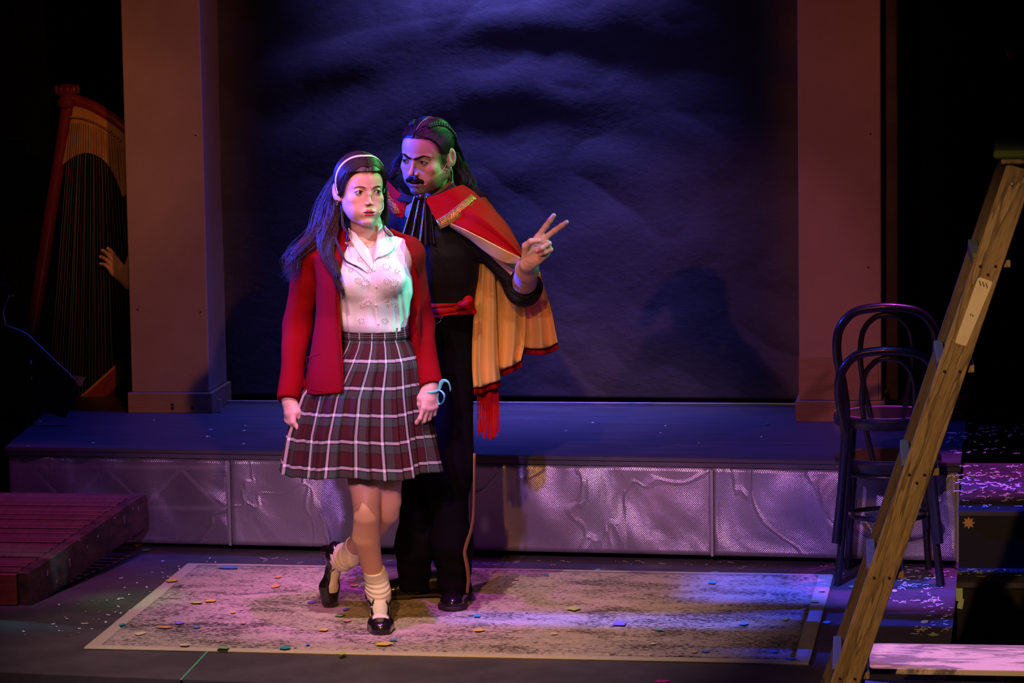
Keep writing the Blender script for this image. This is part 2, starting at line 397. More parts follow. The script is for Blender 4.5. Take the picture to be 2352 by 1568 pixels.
# truss seen through the clear sheet at the left
y_t = PF(-.3)+.07; tr_pts = [(-.80, .345), (-.60, .17), (-.42, .335), (-.24, .17), (-.08, .335), (.07, .17)]
zz = [-.72, -.58, -.42, -.27, -.12, .03, .09]
M_tr = mat('truss_metal', (.85, .82, .85), .4, .1)
for i in range(6):
    b = MB(); z0, z1 = (.31, .16) if i % 2 == 0 else (.16, .31); b.tube([(zz[i], y_t, z0), (zz[i+1], y_t, z1)], .008, 6); b.build('truss_brace', M_tr, deck)
for zc in (.155, .315):
    b = MB(); b.tube([(-.78, y_t, zc), (.09, y_t, zc)], .010, 8); b.build('truss_chord', M_tr, deck)
b = MB(); b.box((-.43, y_t-.03, .26), (.012, .01, .13)); b.build('blue_tag', mat('blue_tag', (.05, .05, .5), .5), deck)

# ---- backdrop cloth
G = []; r = np.random.default_rng(3)
xa, xb, za, zb = -.27, 2.62, .425, 3.9
xsn = np.linspace(xa, xb, 380); zsn = np.linspace(za, zb, 420)
X, Zz = np.meshgrid(xsn, zsn)
def fbm(x, z, seed, n=26, f0=1, f1=12, dirx=1., dirz=1.):
    q = np.random.default_rng(seed); o = np.zeros_like(x)
    for _ in range(n):
        f = f0*(f1/f0)**q.random(); a = q.uniform(0, 2*math.pi); o += np.sin((x*math.cos(a)*dirx+z*math.sin(a)*dirz)*f+q.uniform(0, 6.3))/f**.9
    return o
sag = .45*np.cos((X-.95)*1.5)
Zw = Zz-sag*.35
amp = np.clip((Zz-.9)/1.2, .12, 1)
D = .030*amp*fbm(X, Zw, 5, 30, 3, 22, .30, 1.5)+.022*fbm(X, Zw, 8, 12, 1, 5, .5, 1.)-.016*amp*np.abs(fbm(X, Zw, 9, 16, 5, 22, .30, 1.2))-.013*np.abs(fbm(X, Zw, 19, 26, 10, 45, .6, 1.))
G = np.stack([X, 3.15+D, Zz], -1)
M_cloth = mat('backdrop_cloth', (.048, .045, .06), .62, spec=.5, bump=(30, .35, .006, (1, 1, 1.4)), var=(9, (.034, .032, .045), .35, .7, (.8, 1, 1.3)))
o = sheet('backdrop_curtain', G, M_cloth, None, .003); tag(o, 'wide dark backdrop cloth with horizontal wrinkles hanging behind the two performers', 'curtain')
b = MB(); b.tube([(xa+.05, 3.10, .410), (1.0, 3.10, .410), (xb-.3, 3.10, .410)], .0045, 8); o = b.build('curtain_pipe', mat('pipe_grey', (.30, .26, .28), .45), None, True); tag(o, 'thin pale pipe lying along the bottom edge of the dark backdrop cloth', 'pipe')

# ---- box pillars
M_pil = mat('pillar_plaster', (.34, .25, .20), .75, bump=(120, .25, .001), var=(3, (.29, .21, .17), .4, .65))
M_plinth = mat('plinth_wood', (.30, .20, .13), .7, bump=(30, .3, .002, (1, 1, 6)), var=(6, (.24, .16, .10), .4, .65, (1, 1, 5)))
M_brk = mat('bracket_metal', (.55, .52, .5), .35, .8); M_hole = mat('hole_black', (.005, .005, .005), .8)
def pillar(xl, xr, y, dep, label, ph):
    p = empty('pillar', ((xl+xr)/2, y+dep/2, HD), label, 'pillar')
    w = xr-xl; xc = (xl+xr)/2
    b = MB(); b.box((xc, y+dep/2, HD+ph+1.6), (w, dep, 3.2), bev=.004); b.build('shaft', M_pil, p)
    b = MB(); b.box((xc, y+dep/2-.0, HD+ph/2), (w+.03, dep+.03, ph), bev=.003); b.build('plinth', M_plinth, p)
    return p
pl = pillar(-.535, -.205, 2.83, .33, 'tall square brown pillar standing left of the dark backdrop cloth, beside the harp', .085)
for x, z in ((-.36, HD+.035), (-.36, HD+.02), (-.275, HD+.022)):
    b = MB(); b.tube([(x, 2.812, z), (x, 2.8145, z)], .007, 8); b.build('bolt_hole', M_hole, pl)
for x, z in ((-.50, .83), (-.235, .82), (-.235, 1.55)):
    b = MB(); b.tube([(x, 2.828, z), (x, 2.83, z)], .004, 6); b.build('screw', M_hole, pl)
b = MB(); b.box((-.165, 2.84, HD+.03), (.012, .03, .05)); b.build('bracket', M_brk, pl)
pr = pillar(2.243, 2.570, 2.69, .33, 'tall square brown pillar standing right of the dark backdrop cloth, behind the stacked chairs', .085)
b = MB(); b.box((2.40, 2.686, .573), (.316, .008, .17)); b.build('patch_board', M_plinth, pr)
b = MB(); b.box((2.395, 2.67, HD+.025), (.016, .006, .05)); b.build('bracket', M_brk, pr)
for z in (.012, .026, .040):
    b = MB(); b.tube([(2.395, 2.6645, HD+z), (2.395, 2.667, HD+z)], .004, 6); b.build('bracket_hole', M_hole, pr)
for x, z in ((2.52, 1.02), (2.53, 1.55)):
    b = MB(); b.tube([(x, 2.687, z), (x, 2.69, z)], .004, 6); b.build('screw', M_hole, pr)

# ---- rug
cs = [Z(195, 1491), Z(1856, 1527), Z(1912, 1324), Z(432, 1298)]
def bil(u, v): return (1-u)*(1-v)*cs[0]+u*(1-v)*cs[1]+u*v*cs[2]+(1-u)*v*cs[3]
rug = empty('area_rug', bil(.5, .5), 'large distressed beige and charcoal rug with pale border, under the two performers', 'rug')
def rugmat(name, border):
    m = bpy.data.materials.new(name); m.use_nodes = True; nt = m.node_tree; N = nt.nodes; L = nt.links; bs = N['Principled BSDF']
    bs.inputs['Roughness'].default_value = .95; bs.inputs['Specular IOR Level'].default_value = .1; bs.inputs['Sheen Weight'].default_value = .2
    tc = N.new('ShaderNodeTexCoord')
    def noise(sc, st, det=8, ro=.75, dist=0):
        mp = N.new('ShaderNodeMapping'); mp.inputs['Scale'].default_value = st; L.new(tc.outputs['Object'], mp.inputs[0])
        n = N.new('ShaderNodeTexNoise'); n.inputs['Scale'].default_value = sc; n.inputs['Detail'].default_value = det; n.inputs['Roughness'].default_value = ro; n.inputs['Distortion'].default_value = dist
        L.new(mp.outputs[0], n.inputs['Vector']); return n.outputs[0]
    pile = noise(420, (1, 1, 1), 2)
    if border:
        r = N.new('ShaderNodeMapRange'); L.new(noise(60, (1, 1, 1)), r.inputs[0]); r.inputs[1].default_value = .3; r.inputs[2].default_value = .7
        mx = N.new('ShaderNodeMix'); mx.data_type = 'RGBA'; L.new(r.outputs[0], mx.inputs['Factor']); mx.inputs[6].default_value = (.52, .45, .36, 1); mx.inputs[7].default_value = (.66, .58, .48, 1)
        L.new(mx.outputs[2], bs.inputs['Base Color'])
    else:
        big = noise(3.4, (1, 1.9, 1), 6, .68, .8); fine = noise(85, (.62, 1.0, 1), 8, .72)
        def M(op, a, b, c=None):
            n = N.new('ShaderNodeMath'); n.operation = op
            for i, v in enumerate((a, b, c)):
                if v is None: continue
                if isinstance(v, (int, float)): n.inputs[i].default_value = v
                else: L.new(v, n.inputs[i])
            return n.outputs[0]
        s = M('ADD', fine, M('MULTIPLY', M('SUBTRACT', big, .5), .60))
        r = N.new('ShaderNodeMapRange'); r.interpolation_type = 'SMOOTHSTEP'; L.new(s, r.inputs[0]); r.inputs[1].default_value = .475; r.inputs[2].default_value = .60
        mx = N.new('ShaderNodeMix'); mx.data_type = 'RGBA'; L.new(r.outputs[0], mx.inputs['Factor']); mx.inputs[6].default_value = (.58, .50, .42, 1); mx.inputs[7].default_value = (.050, .042, .045, 1)
        r2 = N.new('ShaderNodeMapRange'); L.new(noise(9, (1, 1.6, 1), 6, .7), r2.inputs[0]); r2.inputs[1].default_value = .35; r2.inputs[2].default_value = .75
        mz = N.new('ShaderNodeMix'); mz.data_type = 'RGBA'; L.new(r2.outputs[0], mz.inputs['Factor']); mz.inputs[6].default_value = (.60, .52, .45, 1); mz.inputs[7].default_value = (.42, .36, .31, 1)
        L.new(mz.outputs[2], mx.inputs[6]); L.new(mx.outputs[2], bs.inputs['Base Color'])
    bp = N.new('ShaderNodeBump'); bp.inputs['Strength'].default_value = .6; bp.inputs['Distance'].default_value = .003; L.new(pile, bp.inputs['Height']); L.new(bp.outputs[0], bs.inputs['Normal'])
    return m
def rug_h(u, v): return .009+.0018*math.sin(9*u+4*v)*math.sin(7*v+2*u)
RT = .012
nu, nv = 90, 54; G = np.zeros((nv, nu, 3)); eb = .030
for i, v in enumerate(np.linspace(.024, .976, nv)):
    for j, u in enumerate(np.linspace(.020, .980, nu)):
        p = bil(u, v); G[i, j] = (p[0], p[1], rug_h(u, v)+.0012)
sheet('pile_field', G, rugmat('rug_pile', False), rug, .002)
def edge_uv(k, t):
    return [(t, 0), (1, t), (1-t, 1), (0, 1-t)][k]
prof = [(0, .001), (.000, .0075), (.12, .0100), (.5, .0102), (1.02, .0098)]
ring = []; nseg = 60
for k in range(4):
    for t in np.linspace(0, 1, nseg, endpoint=False):
        ring.append(edge_uv(k, t))
vs = []; R_ = []
for (u, v) in ring:
    for s, z in prof:
        uu = min(max(u, s*.021), 1-s*.021); vv = min(max(v, s*.025), 1-s*.025)
        p = bil(uu, vv); wob = .003*math.sin(40*u+23*v)*(1-s)
        vs.append((p[0]+wob*.5, p[1]+wob, z))
n = len(ring); k = len(prof); fs = [(i*k+j, i*k+j+1, ((i+1) % n)*k+j+1, ((i+1) % n)*k+j) for i in range(n) for j in range(k-1)]
b = MB(); b.add(vs, fs); b.build('border', rugmat('rug_border', True), rug, True)
e = MB(); e.tube([bil(u, v)+V3(0, .0, .004) for u, v in ring], .0045, 6, closed=True); e.build('bound_edge', mat('edge_binding', (.55, .52, .30), .9), rug, True)

# ---- slatted platform at the left
M_slat = noise_mix('worn_brown_boards', (.20, .075, .06), (.13, .05, .045), 7, .4, .65, .45, (14, 1, 1), bump=(50, .3, .001, (.2, 3, 1)))
M_frame = noise_mix('worn_frame_wood', (.16, .07, .055), (.05, .03, .03), 11, .42, .62, .6, (1, 1, 2), bump=(40, .3, .002))
M_end = noise_mix('red_brown_end_wood', (.32, .09, .04), (.22, .06, .03), 9, .4, .6, .5, (3, 1, 8))
sp = empty('slatted_platform', (-.9, 1.3, 0), 'low slatted wooden platform with scuffed side board, at the left edge', 'platform')
P_f = A(65, 1315, .75); P_b = A(335, 1131, 1.80)
XL = -1.75
def ptop(x, t):   # t 0 front .. 1 back ; top surface
    e0 = P_f+(P_b-P_f)*t; return V3(x, e0[1], e0[2])
hx = lambda t: (P_f+(P_b-P_f)*t)[0]
thk = .135
def boardbox(p0, p1, w, h, m, name, off=0):
    """board from p0 to p1 (top centre line), w wide across, h deep"""
    p0 = np.array(p0, float); p1 = np.array(p1, float); d = nrm(p1-p0); s = nrm(np.cross(d, [0, 0, 1])); u = np.cross(s, d)
    if u[2] < 0: u = -u
    b = MB(); c = (p0+p1)/2-u*h/2; b.box(c, (np.linalg.norm(p1-p0), w, h), R=np.stack([d, s, u], 1), bev=min(w, h)*.08); return b.build(name, m, sp)
dirE = P_b-P_f
boardbox(P_f+V3(-.022, 0, 0), P_b+V3(-.022, 0, 0), .044, thk, M_frame, 'side_board')
boardbox(V3(XL, P_f[1]+.02, P_f[2]-.006), V3(P_f[0]-.046, P_f[1]+.02, P_f[2]-.006), .04, thk-.02, M_end, 'front_board')
boardbox(V3(XL, P_b[1]-.02, P_b[2]-.004), V3(P_b[0]-.046, P_b[1]-.02, P_b[2]-.004), .04, thk, M_frame, 'back_board')
NS = 17
for i in range(NS):
    t = (i+.75)/(NS+.3); e0 = P_f+dirE*t; hw = .047 if i != 8 else .045
    x1 = e0[0]-.048
    c0 = V3(XL, e0[1], e0[2]-.001+.0015*math.sin(i*2.3)); c1 = V3(x1, e0[1], c0[2])
    d = V3(1, 0, 0); tilt = nrm(V3(0, dirE[1], dirE[2])); u = np.cross(d, tilt)
    b = MB(); b.box((c0+c1)/2-u*.009, (c1[0]-c0[0], hw, .018), R=np.stack([d, tilt, u], 1), bev=.002); b.build('slat', M_slat, sp)
b = MB(); b.box(((XL+P_f[0])/2-.04, 1.30, (P_f[2]+P_b[2])/2-.075), (P_f[0]-XL-.1, 1.06, .02), R=np.array(Matrix.Rotation(math.atan2(dirE[2], dirE[1]), 3, 'X'))); b.build('light_block_board', M_void, sp)  # added black board, stops light falling through the slats and keeps the underside dark
for x in (-1.6, -.62):
    for y in (.95, 1.7):
        zt = P_f[2]+(y-P_f[1])/(P_b[1]-P_f[1])*(P_b[2]-P_f[2])-.06
        b = MB(); b.box((x, y, zt/2), (.07, .07, zt)); b.build('foot', M_void, sp)
# paint chips on the side board
for t, s, w_, h_ in ((.15, .35, .008, .022), (.33, .5, .012, .03), (.48, .4, .006, .012), (.57, .3, .010, .008), (.80, .35, .008, .03), (.93, .30, .010, .012), (.88, .2, .02, .006), (.22, .75, .006, .010), (.72, .12, .03, .006), (.42, .08, .04, .005)):
    p = P_f+dirE*t+V3(.0012, 0, -thk*s); b = MB(); b.box(p, (.002, w_, h_), R=np.array(Matrix.Rotation(.4*math.sin(t*40), 3, 'X'))); b.build('paint_chip', mat('chip', (.35, .27, .26), .7), sp)

# ================================================================== STEPS, LADDER, CHAIRS
M_tread = noise_mix('tread_paint', (.05, .045, .055), (.09, .08, .09), 8, .4, .7, .55, bump=(50, .2, .002))
M_stepblack = mat('step_black', (.012, .011, .010), .8, var=(90, (.03, .027, .022), .6, .72))
st = empty('black_steps', (3.25, 1.0, 0), 'black wooden steps leading up to the raised stage, at the right edge behind the ladder', 'steps')
b = MB(); b.box((3.36, 1.155, .39), (.885, 1.03, .02), bev=.002); b.build('tread', M_tread, st)
b = MB(); b.box((3.36, .655, .19), (.88, .02, .376)); b.build('riser', M_stepblack, st)
b = MB(); b.box((3.36, .515, .19), (.885, .26, .02), bev=.002); b.build('tread', M_tread, st)
b = MB(); b.box((3.36, .405, .09), (.88, .02, .176)); b.build('riser', M_stepblack, st)
b = MB(); b.box((3.36, 1.17, .19), (.86, 1.0, .376)); b.build('carcass', M_void, st)
b = MB(); b.prism([(.03*math.cos(a)*(.55 if i % 2 else 1), .03*math.sin(a)*(.55 if i % 2 else 1)) for i, a in enumerate(np.linspace(0, 2*math.pi, 17)[:-1])], 0, .002, lambda a, c, d: (A(2225, 1200, .645)[0]+a*.75, .6448-d, A(2225, 1200, .645)[2]+c*.75)); b.build('star_mark', mat('orange_paint', (.65, .36, .06), .7), st)
b = MB(); p = A(2201, 1310, .40); b.box((p[0]+.004, .392, .165), (.022, .004, .06)); b.box((p[0]+.008, .395, .125), (.018, .004, .035), R=np.array(Matrix.Rotation(.2, 3, 'Y'))); o = b.build('glow_tape', mat('pale_green_tape', (.55, .75, .35), .5), st)

M_wood = bpy.data.materials.new('ladder_pine'); M_wood.use_nodes = True
def woodmat(m, c1, c2, c3, axis_scale, ring=9., rough=.6):
    nt = m.node_tree; N = nt.nodes; L = nt.links; bs = N['Principled BSDF']
    tc = N.new('ShaderNodeTexCoord'); mp = N.new('ShaderNodeMapping'); mp.inputs['Scale'].default_value = axis_scale; L.new(tc.outputs['Object'], mp.inputs[0])
    n = N.new('ShaderNodeTexNoise'); n.inputs['Scale'].default_value = 2.2; n.inputs['Detail'].default_value = 2.5; n.inputs['Distortion'].default_value = .4; L.new(mp.outputs[0], n.inputs['Vector'])
    w = N.new('ShaderNodeMath'); w.operation = 'MULTIPLY'; w.inputs[1].default_value = ring; L.new(n.outputs[0], w.inputs[0])
    fr = N.new('ShaderNodeMath'); fr.operation = 'FRACT'; L.new(w.outputs[0], fr.inputs[0])
    cr = N.new('ShaderNodeValToRGB'); L.new(fr.outputs[0], cr.inputs[0]); e = cr.color_ramp.elements
    e[0].position = 0; e[0].color = (*c1, 1); e[1].position = .75; e[1].color = (*c2, 1); x = e.new(.93); x.color = (*c3, 1); x = e.new(1.0); x.color = (*c1, 1)
    g = N.new('ShaderNodeTexNoise'); g.inputs['Scale'].default_value = 30; g.inputs['Detail'].default_value = 6; L.new(mp.outputs[0], g.inputs['Vector'])
    mr = N.new('ShaderNodeMapRange'); L.new(g.outputs[0], mr.inputs[0]); mr.inputs[1].default_value = .35; mr.inputs[2].default_value = .7; mr.inputs[3].default_value = .55; mr.inputs[4].default_value = 1.1
    mx = N.new('ShaderNodeMix'); mx.data_type = 'RGBA'; mx.blend_type = 'MULTIPLY'; mx.inputs['Factor'].default_value = 1; L.new(cr.outputs[0], mx.inputs[6])
    cb = N.new('ShaderNodeCombineXYZ')
    for i in range(3): L.new(mr.outputs[0], cb.inputs[i])
    L.new(cb.outputs[0], mx.inputs[7]); L.new(mx.outputs[2], bs.inputs['Base Color']); bs.inputs['Roughness'].default_value = rough
    bp = N.new('ShaderNodeBump'); bp.inputs['Strength'].default_value = .25; bp.inputs['Distance'].default_value = .001; L.new(g.outputs[0], bp.inputs['Height']); L.new(bp.outputs[0], bs.inputs['Normal'])
woodmat(M_wood, (.44, .33, .19), (.34, .24, .13), (.15, .10, .06), (11, 11, .9), 5.)
M_woodd = bpy.data.materials.new('ladder_pine_dark'); M_woodd.use_nodes = True
woodmat(M_woodd, (.15, .10, .085), (.10, .065, .055), (.05, .03, .025), (11, 11, .9), 6.)
M_felt = mat('green_felt', (.13, .20, .06), .95, bump=(200, .6, .002)); M_grip = mat('grey_grip', (.16, .20, .20), .8, bump=(200, .5, .002))
M_screw = mat('dark_screw', (.07, .05, .04), .4, .7)
LY = -1.7
Lt = A(2345, 386, LY); Lb = A(1942, 1568, LY); ld = nrm(Lt-Lb); Lf = Lb-ld*((Lb[2]+.6)/ld[2]); LTop = Lt+ld*.0
ls = V3(ld[2], 0, -ld[0])      # across the rail, pointing right
RZ = np.array(Matrix.Rotation(math.atan(.050), 3, 'Z'))
RL = np.stack([ls, V3(0, 1, 0), ld], 1)
lad = empty('step_ladder', Lf, 'old unpainted wooden stepladder with a green felt top, in the right foreground', 'ladder')
RW = .079
def rail(y, m, name='side_rail'):
    L_ = np.linalg.norm(LTop-Lf); c = (Lf+LTop)/2; c[0] -= (y-LY)*.050; c[1] = y; return obox(name, c, (RW, .024, L_), RL, m, lad, .002)   # own axes, so that the grain runs along it
def obox(name, c, sz, R, m, parent, bev=0.0):
    b = MB(); b.box(wloc(parent), sz, bev=bev); o = b.build(name, m, parent)
    o.location = Vector(np.array(c)-wloc(parent)); o.rotation_euler = Matrix(np.array(R).tolist()).to_euler(); return o
rail(LY+.012, M_wood); rail(LY+.43, M_woodd)
steps_y = [603, 842, 1079, 1318, 1554]
def rail_at_py(py):
    lo, hi = -1.0, 4.0
    t = (1568-py)/(1568-386.); return Lb+(Lt-Lb)*t
zs = [rail_at_py(p) for p in steps_y]; dz = zs[3]-zs[4]
allst = list(zs)+[zs[4]-dz*k for k in (1, 2)]
for i, p in enumerate(allst):
    b = MB(); b.box((p[0]-.008, LY+.221, p[2]+.006), (.092, .394, .022), R=RZ, bev=.002); t_ = b.build('ladder_tread', M_woodd, lad)
    b = MB(); b.box((p[0]-.040, LY+.225, p[2]+.012), (.026, .396, .034), R=RZ, bev=.003); b.build('tread_grip', M_felt if i < 3 else M_grip, t_)
    b = MB(); b.box((p[0]+.026, LY+.221, p[2]+.000), (.050, .41, .02), R=RZ, bev=.002); b.build('tread_rear', M_wood, lad)
    for s in ((-1, 1) if i in (1, 3, 4) else (-1, 1, 0)):
        q = p+V3(.021*s, 0, -.005 if s else -.028); b = MB(); b.lathe([(.0045, 0), (.0045, .0015), (.002, .003)], (q[0], LY, q[2]), 10, R=np.array(Matrix.Rotation(math.pi/2, 3, 'X'))); b.build('screw', M_screw, lad)
q = A(2324, 422, LY); b = MB(); b.lathe([(.006, 0), (.006, .002), (.003, .004)], (q[0], LY, q[2]), 10, R=np.array(Matrix.Rotation(math.pi/2, 3, 'X'))); b.build('screw', mat('bright_screw', (.7, .68, .6), .3, .8), lad)
# sticker
qs = [A(2247, 635, LY-.0006), A(2281, 647, LY-.0006), A(2219, 795, LY-.0006), A(2193, 787, LY-.0006)]
def rounded(qs, r=.15, n=4):
    out = []
    for i in range(4):
        a, c, d = np.array(qs[i-1]), np.array(qs[i]), np.array(qs[(i+1) % 4]); l = min(np.linalg.norm(a-c), np.linalg.norm(d-c))*r
        p0, p1 = c+nrm(a-c)*l, c+nrm(d-c)*l
        for t in np.linspace(0, 1, n): out.append((1-t)**2*p0+2*t*(1-t)*c+t*t*p1)
    return out
poly = rounded(qs, .22); b = MB(); n = len(poly)
b.add([p for p in poly]+[p+V3(0, .0006, 0) for p in poly], [tuple(range(n)), tuple(range(n, 2*n))[::-1]]+[(i, (i+1) % n, n+(i+1) % n, n+i) for i in range(n)])
o = b.build('paper_sticker', mat('sticker_paper', (.86, .78, .66), .7, var=(12, (.74, .64, .50), .5, .7)), lad); tag(o, 'blank white paper sticker')
for k in range(9):
    t = .06+.02*(k % 3); u = .18+.075*k; p = np.array(qs[0])*(1-u)*(1-t)+np.array(qs[1])*u*(1-t)+np.array(qs[2])*u*t+np.array(qs[3])*(1-u)*t
    b = MB(); b.box(p+V3(0, -.0006, 0), (.003, .0006, .006)); b.build('smudge', mat('smudge', (.16, .16, .14), .8), lad)
for u in (.42, .58):
    p = (np.array(qs[0])*.45+np.array(qs[3])*.55)*(1-u)+(np.array(qs[1])*.45+np.array(qs[2])*.55)*u
    b = MB(); b.box(p+V3(0, -.0006, 0), (.003, .0006, .006)); b.build('smudge', MATS['smudge'], lad)
tc_ = A(2352, 372, LY)
b = MB(); b.box((tc_[0]+.065, LY+.215, tc_[2]+.003), (.255, .46, .016), bev=.004); b.build('top_board', M_wood, lad)
b = MB(); b.box((tc_[0]+.060, LY+.215, tc_[2]+.022), (.285, .48, .022), bev=.006); b.build('top_felt', M_felt, lad)
# rear legs of the ladder (out of frame on the right)
for y in (LY+.03, LY+.40):
    p0 = V3(tc_[0]+.17, y, tc_[2]-.01); p1 = V3(tc_[0]+1.0, y, -.6); c = (p0+p1)/2; d = nrm(p1-p0); s = V3(d[2], 0, -d[0])
    obox('rear_leg', c, (.05, .024, np.linalg.norm(p1-p0)), np.stack([s, V3(0, 1, 0), d], 1), M_wood, lad)

# pale scuffed low bench behind the ladder
M_scuff = bpy.data.materials.new('scuffed_pale_paint'); M_scuff.use_nodes = True
def scuff(m):
    nt = m.node_tree; N = nt.nodes; L = nt.links; bs = N['Principled BSDF']; bs.inputs['Roughness'].default_value = .55
    tc = N.new('ShaderNodeTexCoord'); 
    def nz(sc, st, d=6):
        mp = N.new('ShaderNodeMapping'); mp.inputs['Scale'].default_value = st; L.new(tc.outputs['Object'], mp.inputs[0]); n = N.new('ShaderNodeTexNoise'); n.inputs['Scale'].default_value = sc; n.inputs['Detail'].default_value = d; n.inputs['Roughness'].default_value = .7; n.inputs['Distortion'].default_value = 1; L.new(mp.outputs[0], n.inputs['Vector']); return n.outputs[0]
    a = N.new('ShaderNodeMapRange'); L.new(nz(3.2, (1, 3.0, 1)), a.inputs[0]); a.inputs[1].default_value = .47; a.inputs[2].default_value = .53
    g = N.new('ShaderNodeMapRange'); L.new(nz(9, (1, 14, 1)), g.inputs[0]); g.inputs[1].default_value = .42; g.inputs[2].default_value = .58
    mg = N.new('ShaderNodeMix'); mg.data_type = 'RGBA'; L.new(g.outputs[0], mg.inputs['Factor']); mg.inputs[6].default_value = (.45, .42, .44, 1); mg.inputs[7].default_value = (.20, .18, .22, 1)
    mx = N.new('ShaderNodeMix'); mx.data_type = 'RGBA'; L.new(a.outputs[0], mx.inputs['Factor']); mx.inputs[6].default_value = (.80, .74, .72, 1); L.new(mg.outputs[2], mx.inputs[7]); L.new(mx.outputs[2], bs.inputs['Base Color'])
scuff(M_scuff)
bn = empty('low_bench', (3.1, -1.15, -.6), 'low bench with a scuffed pale board top, bottom right behind the stepladder', 'bench')
p0 = A(2000, 1476, -1.0); zt = p0[2]
yf = Z(2150, 1536, zt)[1]
b = MB(); b.box((3.06, (-1.0+yf)/2, zt-.009), (.80, -1.0-yf, .018), bev=.002); b.build('top_board', M_scuff, bn)
p1 = A(2150, 1562, -1.05); b = MB(); b.box((3.06, -1.19, p1[2]-.009), (.78, .28, .018), bev=.002); b.build('lower_board', M_scuff, bn)
for x in (2.675, 3.40):
    for y in (-1.04, yf+.04):
        b = MB(); b.box((x, y, (zt-.02-.6)/2), (.03, .03, zt-.02+.6)); b.build('leg', M_woodd, bn)

# ---- bentwood chairs
M_ch = mat('black_lacquer', (.014, .014, .017), .32, coat=.4, bump=(25, .1, .001)); M_seat = mat('seat_ply', (.30, .22, .28), .5, bump=(60, .15, .001))
def chair(loc, rz, label):
    c = empty('bentwood_chair', (0, 0, 0), label, 'chair', 'stacked bentwood chairs')
    H = .455
    out = [(-.187, -.165, 0), (-.165, -.150, .22), (-.148, -.145, H), (-.158, -.165, H+.12), (-.178, -.190, H+.24), (-.170, -.210, H+.33), (-.120, -.222, H+.393), (-.04, -.228, H+.412)]
    pts = out+[(-x, y, z) for x, y, z in out[::-1]]
    cv = cr_curve(pts, 6); b = MB(); b.tube(cv, [.0135+.003*min(1, abs(p[2]-.2)/.3) for p in cv], 12); b.build('back_hoop', M_ch, c, True)
    inn = [(-.055, -.150, H), (-.078, -.165, H+.10), (-.095, -.188, H+.22), (-.086, -.205, H+.32), (-.048, -.215, H+.372), (-.01, -.218, H+.385)]
    cv = cr_curve(inn+[(-x, y, z) for x, y, z in inn[::-1]], 6); b = MB(); b.tube(cv, .0105, 10); b.build('inner_hoop', M_ch, c, True)
    b = MB(); b.lathe([(.165, H-.045), (.188, H-.040), (.196, H-.02), (.194, H-.002), (.182, H+.002), (.168, H)], n=40)
    sr_ = b.build('seat_ring', M_ch, c, True)
    b = MB(); b.lathe([(.05, H-.016), (.168, H-.010), (.172, H+.001), (.10, H-.003), (.02, H-.004)], n=40); b.build('seat', M_seat, sr_, True)
    for s in (-1, 1):
        b = MB(); cv = cr_curve([(s*.125, .118, H-.02), (s*.135, .125, .25), (s*.150, .145, 0)], 5); b.tube(cv, np.linspace(.017, .0125, len(cv)), 12); b.build('front_leg', M_ch, c, True)
        b = MB(); cv = cr_curve([(s*.12, .05, H-.05), (s*.128, .105, H-.11), (s*.132, .120, .26)], 5); b.tube(cv, .008, 8); b.build('brace', M_ch, c, True)
    b = MB(); b.tube([(.138*math.cos(a), .128*math.sin(a)-.005, .235) for a in np.linspace(0, 2*math.pi, 33)[:-1]], .009, 10, closed=True); b.build('ring_stretcher', M_ch, c, True)
    c.location = loc; c.rotation_euler = (0, 0, rz); return c
chair((2.645, 1.50, .0005), .05, 'lower black bentwood chair of the stacked two, its legs on the stage floor')
chair((2.642, 1.478, .160), .04, 'upper black bentwood chair of the stacked two, its back highest, feet in mid-air')

# ================================================================== HARP, STAND, LANTERN
HY = 3.35
H = lambda px, py, dy=0: A(px, py, HY+dy)
M_red = mat('harp_red_lacquer', (.22, .022, .02), .25, coat=.6, var=(14, (.12, .012, .014), .4, .65, (1, 1, .4))); M_maple = mat('harp_maple', (.48, .26, .09), .4, var=(20, (.34, .17, .06), .4, .65, (1, 1, .5)))
M_brass = mat('brass', (.6, .42, .18), .35, .9)
hp = empty('harp', H(120, 1000)*[1, 1, 0], 'tall red lacquered pedal harp leaning behind the left pillar, at the left edge', 'harp')
cv = cr_curve([H(155, 250), H(118, 480), H(80, 720), H(62, 800), H(48, 880), H(34, 1010)-V3(0, 0, .02)], 8)
rr = np.interp(np.linspace(0, 1, len(cv)), [0, .1, .6, .68, .72, 1], [.030, .027, .030, .033, .040, .046]); b = MB(); b.tube(cv, rr, 20); b.build('column', M_red, hp, True)
b = MB(); top = H(155, 232); b.lathe([(.028, -.03), (.045, -.02), (.05, 0), (.034, .015), (.048, .035), (.052, .055), (.03, .07), (.01, .075)], top, 20); b.build('crown', M_red, hp, True)
for k in range(10):
    a = 2*math.pi*k/10; b = MB(); b.ball(top+V3(.047*math.cos(a), .047*math.sin(a), .05), (.010, .010, .02), 8); b.build('crown_leaf', M_red, hp, True)
b = MB(); b.box(V3(H(34, 1010)[0]+.10, HY, .075), (.36, .30, .15), bev=.02); b.build('pedestal', M_red, hp)
nk_up = [(172, 243), (200, 250), (235, 268), (270, 292), (310, 330), (360, 400)]; nk_lo = [(146, 378), (170, 360), (200, 350), (235, 362), (262, 395), (285, 450)]
vs = []
up = cr_curve([H(*p) for p in nk_up], 6); lo = cr_curve([H(*p) for p in nk_lo], 6); k = len(up)
for dy in (-.022, .022): vs += [p+V3(0, dy, 0) for p in up]+[p+V3(0, dy, 0) for p in lo]
